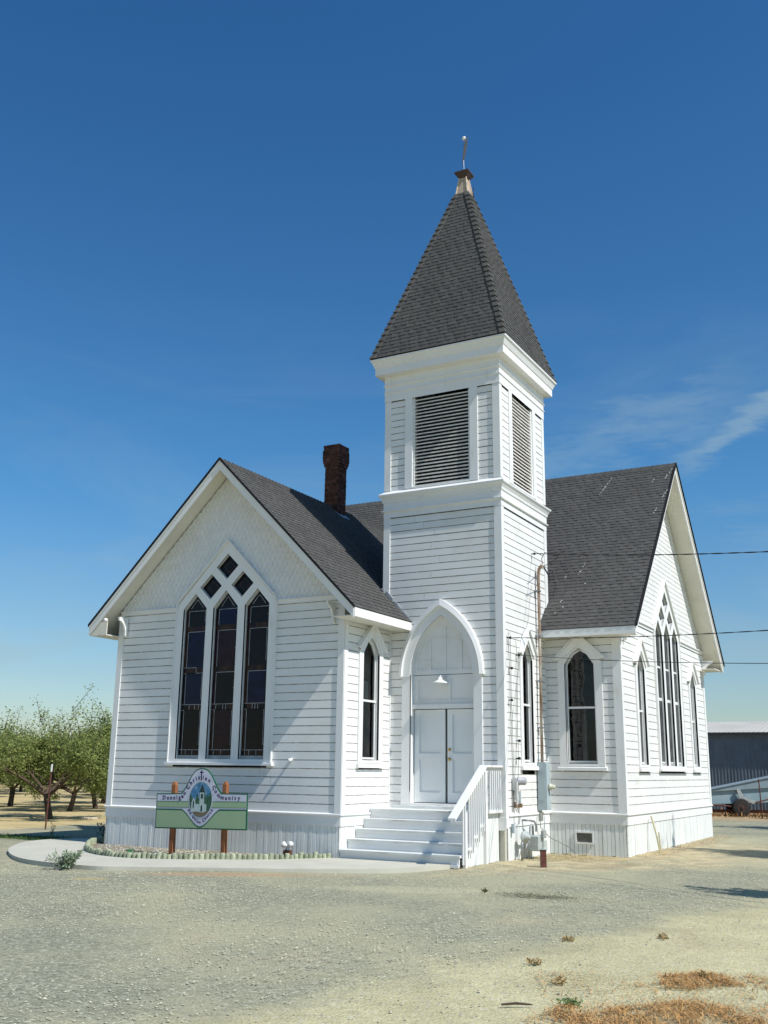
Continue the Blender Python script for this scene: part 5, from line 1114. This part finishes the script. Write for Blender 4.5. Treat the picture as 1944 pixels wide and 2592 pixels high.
# ------------------------------------------------------------------ orchard trees
def tree_mesh(seed, H=3.6, Rr=2.3, leaves=15000, leaf=.078, trunk=.85, shoots=14):
    r = random.Random(seed); w = MB(); l = MB(); tips = []
    def limb(p0, d, length, r0, depth):
        n = 5; pts = [p0]; d = d.copy(); rs = [r0]
        for i in range(n):
            d = (d+Vector((r.gauss(0, .13), r.gauss(0, .13), r.gauss(.03, .08)))).normalized(); pts.append(pts[-1]+d*length/n); rs.append(r0*(1-.6*(i+1)/n))
        w.tube(pts, rs, 6 if depth < 2 else 4, cap=False)
        if depth >= 1: tips.append((pts, depth))
        if depth < 3:
            for k in range([5, 4, 4][depth]):
                t_ = r.uniform(.35, 1); i = min(n-1, int(t_*n)); q = pts[i].lerp(pts[i+1], t_*n-i); a = r.uniform(0, 6.28); o = d.orthogonal().normalized(); o.rotate(Matrix.Rotation(a, 3, d)); dd = (d*.75+o*r.uniform(.5, 1)+Vector((0, 0, .12))).normalized()
                limb(q, dd, length*r.uniform(.5, .75), rs[i]*.6, depth+1)
    tr_top = Vector((r.uniform(-.15, .15), r.uniform(-.1, .1), trunk*.85)); w.tube([(0, 0, -.1), (0.01, 0, .05), tr_top*.6, tr_top], [.13, .10, .09, .09], 9)
    nm = 5
    for k in range(nm):
        a = 6.28*k/nm+r.uniform(-.3, .3); limb(tr_top, Vector((math.cos(a)*.8, math.sin(a)*.8, r.uniform(.6, .95))).normalized(), H*r.uniform(.34, .46), .055, 0)
    for k in range(shoots):
        pts, dp = r.choice(tips); p = pts[-1]; d = Vector((r.gauss(0, .28), r.gauss(0, .28), 1)).normalized(); L_ = r.uniform(.4, 1.1); q = p+d*L_; w.tube([p, (p+q)/2, q], [.012, .009, .004], 4); tips.append(([p, (p+q)/2, q], 3))
    wt_ = [1.0 if dp >= 2 else .35 for _, dp in tips]
    for i in range(leaves):
        pts, dp = r.choices(tips, wt_)[0]; k = r.randrange(len(pts)-1); p = pts[k].lerp(pts[k+1], r.random()); sg_ = .10 if dp >= 2 else .07; p = p+Vector((r.gauss(0, sg_), r.gauss(0, sg_), r.gauss(-.02, sg_)))
        if p.z < .5: continue
        d = Vector((r.gauss(0, 1), r.gauss(0, 1), r.gauss(-.25, .7))).normalized(); s_ = d.orthogonal(); s_.rotate(Matrix.Rotation(r.uniform(0, 6.28), 3, d)); L_ = leaf*r.uniform(.6, 1.3); l.face([p, p+d*L_*.45+s_*L_*.22, p+d*L_, p+d*L_*.45-s_*L_*.22], 0, min(1, max(0, r.gauss(.5, .25))))
    return w, l
def leafmat(name, col, tr_=.42):
    m = bpy.data.materials.new(name); m.use_nodes = True; nt = m.node_tree; nt.nodes.clear(); n = nt.nodes.new; L = nt.links.new
    o = n('ShaderNodeOutputMaterial'); mi = n('ShaderNodeMixShader'); mi.inputs[0].default_value = tr_; a = n('ShaderNodeAttribute'); a.attribute_name = 'tone'
    cr_ = n('ShaderNodeValToRGB'); cr_.color_ramp.elements[0].color = (col[0]*.6, col[1]*.62, col[2]*.6, 1); cr_.color_ramp.elements[1].color = (col[0]*1.75, col[1]*1.45, col[2]*1.3, 1)
    L(a.outputs['Fac'], cr_.inputs[0]); d = n('ShaderNodeBsdfDiffuse'); t_ = n('ShaderNodeBsdfTranslucent'); L(cr_.outputs[0], d.inputs[0]); L(cr_.outputs[0], t_.inputs[0]); L(d.outputs[0], mi.inputs[1]); L(t_.outputs[0], mi.inputs[2]); L(mi.outputs[0], o.inputs[0]); return m
LEAF = leafmat('almond_leaf', (.23, .31, .115))
variants = []
for k in range(4):
    w, l = tree_mesh(100+k*7, H=3.7+.3*(k % 2), shoots=70, leaves=32000); root = thing('orchard_tree', None, None); w.build('trunk', BARK, root, True); l.build('crown', LEAF, root); variants.append(root)
def vis(x, y):
    dx, dy = x-10.527, y+17.403; f_ = -dx*math.sin(yaw)+dy*math.cos(yaw); r_ = dx*math.cos(yaw)+dy*math.sin(yaw)
    return f_, 972+2561.6*r_/max(f_, .1)/math.cos(pitch)*1.0
spots = [(-15.4, 7.3), (-19.15, 11.9), (-20.8, 14.9), (-24.3, 13.6), (-24.3, 19.0), (-19.6, 3.2)]
ua, ub = Vector((-3.75, 4.5)), Vector((-4.5, -3.75))
base = Vector((-15.4, 7.3)); cand = []
for i in range(0, 26):
    for j in range(-16, 17):
        p = base+ua*i+ub*j; p = (p.x+rnd.uniform(-.4, .4), p.y+rnd.uniform(-.4, .4)); f_, px = vis(*p); px2 = px
        if px2 < -230 or px2 > 380 or f_ > 125: continue
        if p[0] > -12.5: continue
        if any(math.hypot(p[0]-q[0], p[1]-q[1]) < 3.2 for q in spots): continue
        spots.append(p)
spots.sort(key=lambda p: math.hypot(p[0]-10.5, p[1]+17.4))
LB_ = ['nearest orchard tree, its dark trunk behind the thin steel fence post', 'orchard tree with spreading crown right behind the nearest one, beside the church corner', 'orchard tree at the left picture edge with leaning dark trunk']
print('trees', len(spots))
for i, (x, y) in enumerate(spots):
    o = variants[i] if i < 4 else copy_tree(variants[i % 4]); o.location = (x, y, 0); o.rotation_euler = (0, 0, rnd.uniform(0, 6.28)); s = rnd.uniform(.92, 1.1) if i else 1.08; o.scale = (s*1.08, s*1.08, s*rnd.uniform(.78, .95))
    f_, px = vis(x, y); d = math.hypot(x-10.5, y+17.4)
    lab = LB_[0] if (abs(x+15.4) < .6 and abs(y-7.3) < .6) else LB_[1] if (abs(x+19.15) < .1) else 'olive green almond tree standing in the orchard rows beyond the drive, left of the church' if d < 60 else 'far off almond tree among the back rows of the orchard'
    tag(o, lab, 'tree', 'almond trees in the orchard rows')
# steel fence post with white tip
fp = thing('fence_post', 'thin rusty steel fence post with a white tip at the orchard edge', 'post', (-11.4, 3.4, 0))
m = MB(); m.tube([(0, 0, -.1), (.05, -.02, 1.52)], .022, 6); m.build('post', RUSTDK, fp); m = MB(); m.tube([(.05, -.02, 1.521), (.055, -.02, 1.72)], .024, 6); m.build('tip', TRIM, fp)
for k, (x, y, a, lab) in enumerate(((-14.6, 8.3, .3, 'short pale plank on the ground by the orchard, nearest the tree trunk'), (-13.9, 8.9, -.5, 'pale plank lying aslant on the orchard floor'), (-12.6, 9.5, .1, 'long pale plank lying flat at the orchard edge'))):
    m = MB(); L_ = (.5, .6, 1.6)[k]; m.box(-L_/2, L_/2, -.07, .07, 0.01, .06); o = m.build('plank', mat('pale_plank', (.62, .56, .44), .8, noise=(9, .1))); o.location = (x, y, 0); o.rotation_euler = (0, .05, a+yaw); tag(o, lab, 'plank')
# trees off to the right (only their shade reaches into view)
w, l = tree_mesh(300, H=5.2, leaves=20000, leaf=.26, trunk=1.4, shoots=90); hgt = max(v[2] for v in w.v)
t0 = thing('shade_tree', 'narrow upright tree whose shade falls beside the east gable', 'tree', (11.3, 6.35, 0), 'trees at the east side of the yard'); w.build('trunk', BARK, t0, True); l.build('crown', LEAF, t0)
def fit_tree(o, h, w_): o.scale = (w_, w_, h/hgt)
fit_tree(t0, 9.0, .5)
c_ = copy_tree(t0, (10.9, 18.2, 0), 2.0); fit_tree(c_, 9.2, .55); c_['label'] = 'narrow tree whose shade falls on the drive before the shed'
c_ = copy_tree(t0, (12.4, -1.35, 0), 4.0); fit_tree(c_, 7.4, .45); c_['label'] = 'narrow tree whose shade falls on the gravel at the right picture edge'
# ------------------------------------------------------------------ shed and farm machine at the right
shed = thing('metal_shed', 'long dark corrugated metal shed with pale roof behind the church', 'shed', (8, 33, 0))
SHW = mat('galvanised_dark_sheet', (.12, .15, .175), .6, .4, metal=.0, noise=(2, .15), mottle=[((9, 1, .4), .45, .6, (.09, .12, .16), .7), ((14, 1, .8), .62, .72, (.26, .21, .16), .5)])
def corr(mb, x0, x1, y0, z0, y1, z1, pitch_, amp, axis_='x', m=0):
    n = int((x1-x0)/pitch_*2); P = []
    for k in range(n+1):
        x = x0+(x1-x0)*k/n; o = amp if k % 2 else -amp; P.append(((x, y0-o, z0), (x, y1-o, z1)) if abs(z1-z0) > abs(y1-y0) else ((x, y0, z0+o), (x, y1, z1+o)))
    for a, b in zip(P, P[1:]): mb.face([a[0], b[0], b[1], a[1]], m)
m = MB(); corr(m, -14, 22, 0, -.1, 0, 3.55, .15, .009); m.box(-14, -13.9, 0, 8, -.1, 3.55); m.box(21.9, 22, 0, 8, -.1, 3.55); m.box(-14, 22, 7.9, 8, -.1, 3.55); m.build('wall', SHW, shed)
m = MB(); corr(m, -14.3, 22.3, -.19, 3.58, 4.2, 4.27, .22, .005); corr(m, -14.3, 22.3, 4.2, 4.27, 8.4, 3.58, .22, .005); m.build('roof', mat('pale_metal_roof', (.52, .49, .42), .5, .4, noise=(.7, .08), mottle=((1, 4, 4), .5, .7, (.52, .46, .38), .5)), shed)
m = MB(); m.box(-14.3, 22.3, -.20, -.17, 3.46, 3.565); m.build('fascia', mat('dark_fascia', (.05, .05, .05), .7, noise=(3, .1)), shed)
fmch = thing('farm_conveyor', 'old pale blue grey farm conveyor on one rubber wheel parked before the shed', 'farm machine', (2.5, 27.7, 0)); fmch.rotation_euler = (0, 0, yaw-.12)
BL = mat('faded_blue_sheet', (.27, .38, .42), .55, .4, noise=(2, .1), mottle=[(1.6, .5, .62, (.40, .46, .46), .6), (4, .64, .70, (.22, .14, .10), .8)]); BL2 = mat('grey_blue_rail', (.24, .31, .34), .55, noise=(3, .1))
m = MB()
def quadp(pts, y0, y1): m.hexa([(a, y0, z) for a, z in pts]+[(a, y1, z) for a, z in pts])
def zt_c(a): return 1.33+.212*a
def zm_c(a): return 1.07+.078*a
def zl_c(a): return .53+.05*a
A0, A1 = -1.7, 5.5
for yy in (.0, .9): quadp([(A0, zl_c(A0)), (A1, zl_c(A1)), (A1, zm_c(A1)), (A0, zm_c(A0))], yy, yy+.05)
quadp([(A0, zl_c(A0)-.02), (A1, zl_c(A1)-.02), (A1, zl_c(A1)+.02), (A0, zl_c(A0)+.02)], .05, .9); m.build('trough', BL, fmch)
m = MB(); quadp([(A0, zm_c(A0)), (A1, zm_c(A1)), (A1, zt_c(A1)-.04), (A0, zt_c(A0)-.03)], -.08, -.05); quadp([(A0, zt_c(A0)-.03), (A1, zt_c(A1)-.04), (A1, zt_c(A1)), (A0, zt_c(A0)+.01)], -.12, 1.0); m.build('top_rail', BL2, fmch)
m = MB(); quadp([(-.14, 1.08), (-.02, 1.10), (.22, .62), (.0, .58)], -.16, -.09); quadp([(.05, .74), (.12, .80), (.62, .62), (.5, .5)], -.15, -.10); m.build('axle_bracket', mat('pale_grey_steel', (.42, .44, .42), .6, noise=(8, .2)), fmch)
m = MB(); m.tube([(-1.6, -.12, .50), (-.2, -.12, .38)], .03, 6); m.tube([(.3, -.12, .5), (1.6, -.12, .82), (2.6, -.12, .86)], .028, 6); m.tube([(0, -.2, .34), (0, 1.1, .34)], .04, 8)
quadp([(-1.6, .14), (3.5, .14), (3.5, .26), (-1.6, .26)], .3, .4); m.build('frame', RUSTDK, fmch)
def wheel(yy):
    w_ = MB(); w_.tube([(0, yy-.14, .36), (0, yy-.12, .36), (0, yy-.02, .36), (0, yy+.04, .36), (0, yy+.05, .36)], [.20, .33, .365, .345, .20], 24); o = w_.build('wheel', mat('tyre_rubber', (.035, .033, .032), .9, noise=(9, .2)), fmch)
    h_ = MB(); h_.lathe((0, yy-.141, .36), [(0, .19), (.01, .19), (.02, .12), (-.01, .06), (-.03, .05), (-.031, .001)], 18, Vector((0, 1, 0))); h_.build('rim', mat('dull_brown_rim', (.055, .035, .028), .8, noise=(9, .3)), o)
wheel(-.18); wheel(1.15)
stk = thing('thin_stake', 'thin rusty stake standing in front of the farm conveyor', 'stake', (3.5, 26.7, 0)); m = MB(); m.tube([(0, 0, -.1), (-.05, 0, 1.5)], .025, 6); m.build('stake', RUSTDK, stk)
r = random.Random(44); tb = thing('dry_bush', 'golden dry bush beside the conveyor at the right picture edge', 'bush', (4.35, 26.3, 0)); m = MB()
for i in range(900):
    a = r.uniform(0, 6.28); t_ = r.uniform(0, .5); hh = r.uniform(.3, 1.15); p = Vector((r.gauss(0, .12), r.gauss(0, .12), 0)); q = p+Vector((math.cos(a)*t_, math.sin(a)*t_, hh)); s_ = Vector((-math.sin(a), math.cos(a), 0))*.012; m.face([p-s_, p+s_, q], 0, r.random())
m.build('stems', mat('golden_dry_stem', (.52, .36, .13), .85, tone=.4), tb)
# ------------------------------------------------------------------ overhead lines and their pole
camC = Vector((10.527, -17.403, 1.696))
pole = thing('utility_pole', 'wooden utility pole carrying the overhead lines east of the church', 'pole', (22.0, -9.7, 0))
m = MB(); m.tube([(0, 0, -.3), (0, 0, 9.2)], [.16, .11], 12); m.build('post', BARK, pole); m = MB(); m.box(-.06, .06, -1.0, 1.0, 8.3, 8.42); m.build('crossarm', RAWWOOD, pole)
def cable(P0, ray, name, label, rad, tws=False, end=Vector((22.0, -9.7, 0))):
    """P0 wall anchor; sagging line to the pole that passes the given sight line"""
    P0 = Vector(P0); rx, ry, rz = ray; dx, dy = end.x-P0.x, end.y-P0.y
    # crossing in plan of line P0->end with the sight line
    det = dx*(-ry)-dy*(-rx); bx_, by_ = camC.x-P0.x, camC.y-P0.y; u_ = (bx_*(-ry)-by_*(-rx))/det; k_ = (dx*by_-dy*bx_)/det
    zc_ = camC.z+k_*rz; sag = .55; z1 = (zc_-P0.z*(1-u_)+4*sag*u_*(1-u_))/u_
    m = MB(); n = 260 if tws else 60; pts = []; p2 = []
    for i in range(n+1):
        u = i/n; p = Vector((P0.x+dx*u, P0.y+dy*u, P0.z*(1-u)+z1*u-4*sag*u*(1-u)))
        if tws:
            a = i*.75; o_ = Vector((0, math.cos(a), math.sin(a)))*rad*.9; pts.append(p+o_); p2.append(p-o_)
        else: pts.append(p)
    m.tube(pts, rad, 5)
    if tws: m.tube(p2, rad, 5)
    o = m.build(name, BLACKC); tag(o, label, 'cable', 'overhead lines from the pole to the tower'); print(name, 'end z', z1, 'cross u', u_)
cable((TR+.1, 3.737, 6.44), (-.14124, 1.03927, .21324), 'overhead_cable', 'thick twisted black cable, highest of the three lines running right from the tower', .0065, True)
cable((TR+.1, 2.19, 4.37), (-.14966, 1.05649, .13791), 'overhead_cable', 'middle one of the three black lines leaving the tower towards the right', .005, True)
cable((TR+.1, 2.67, 4.06), (-.15320, 1.06372, .10626), 'overhead_cable', 'thin straight lowest line of the three crossing the east gable windows', .006)
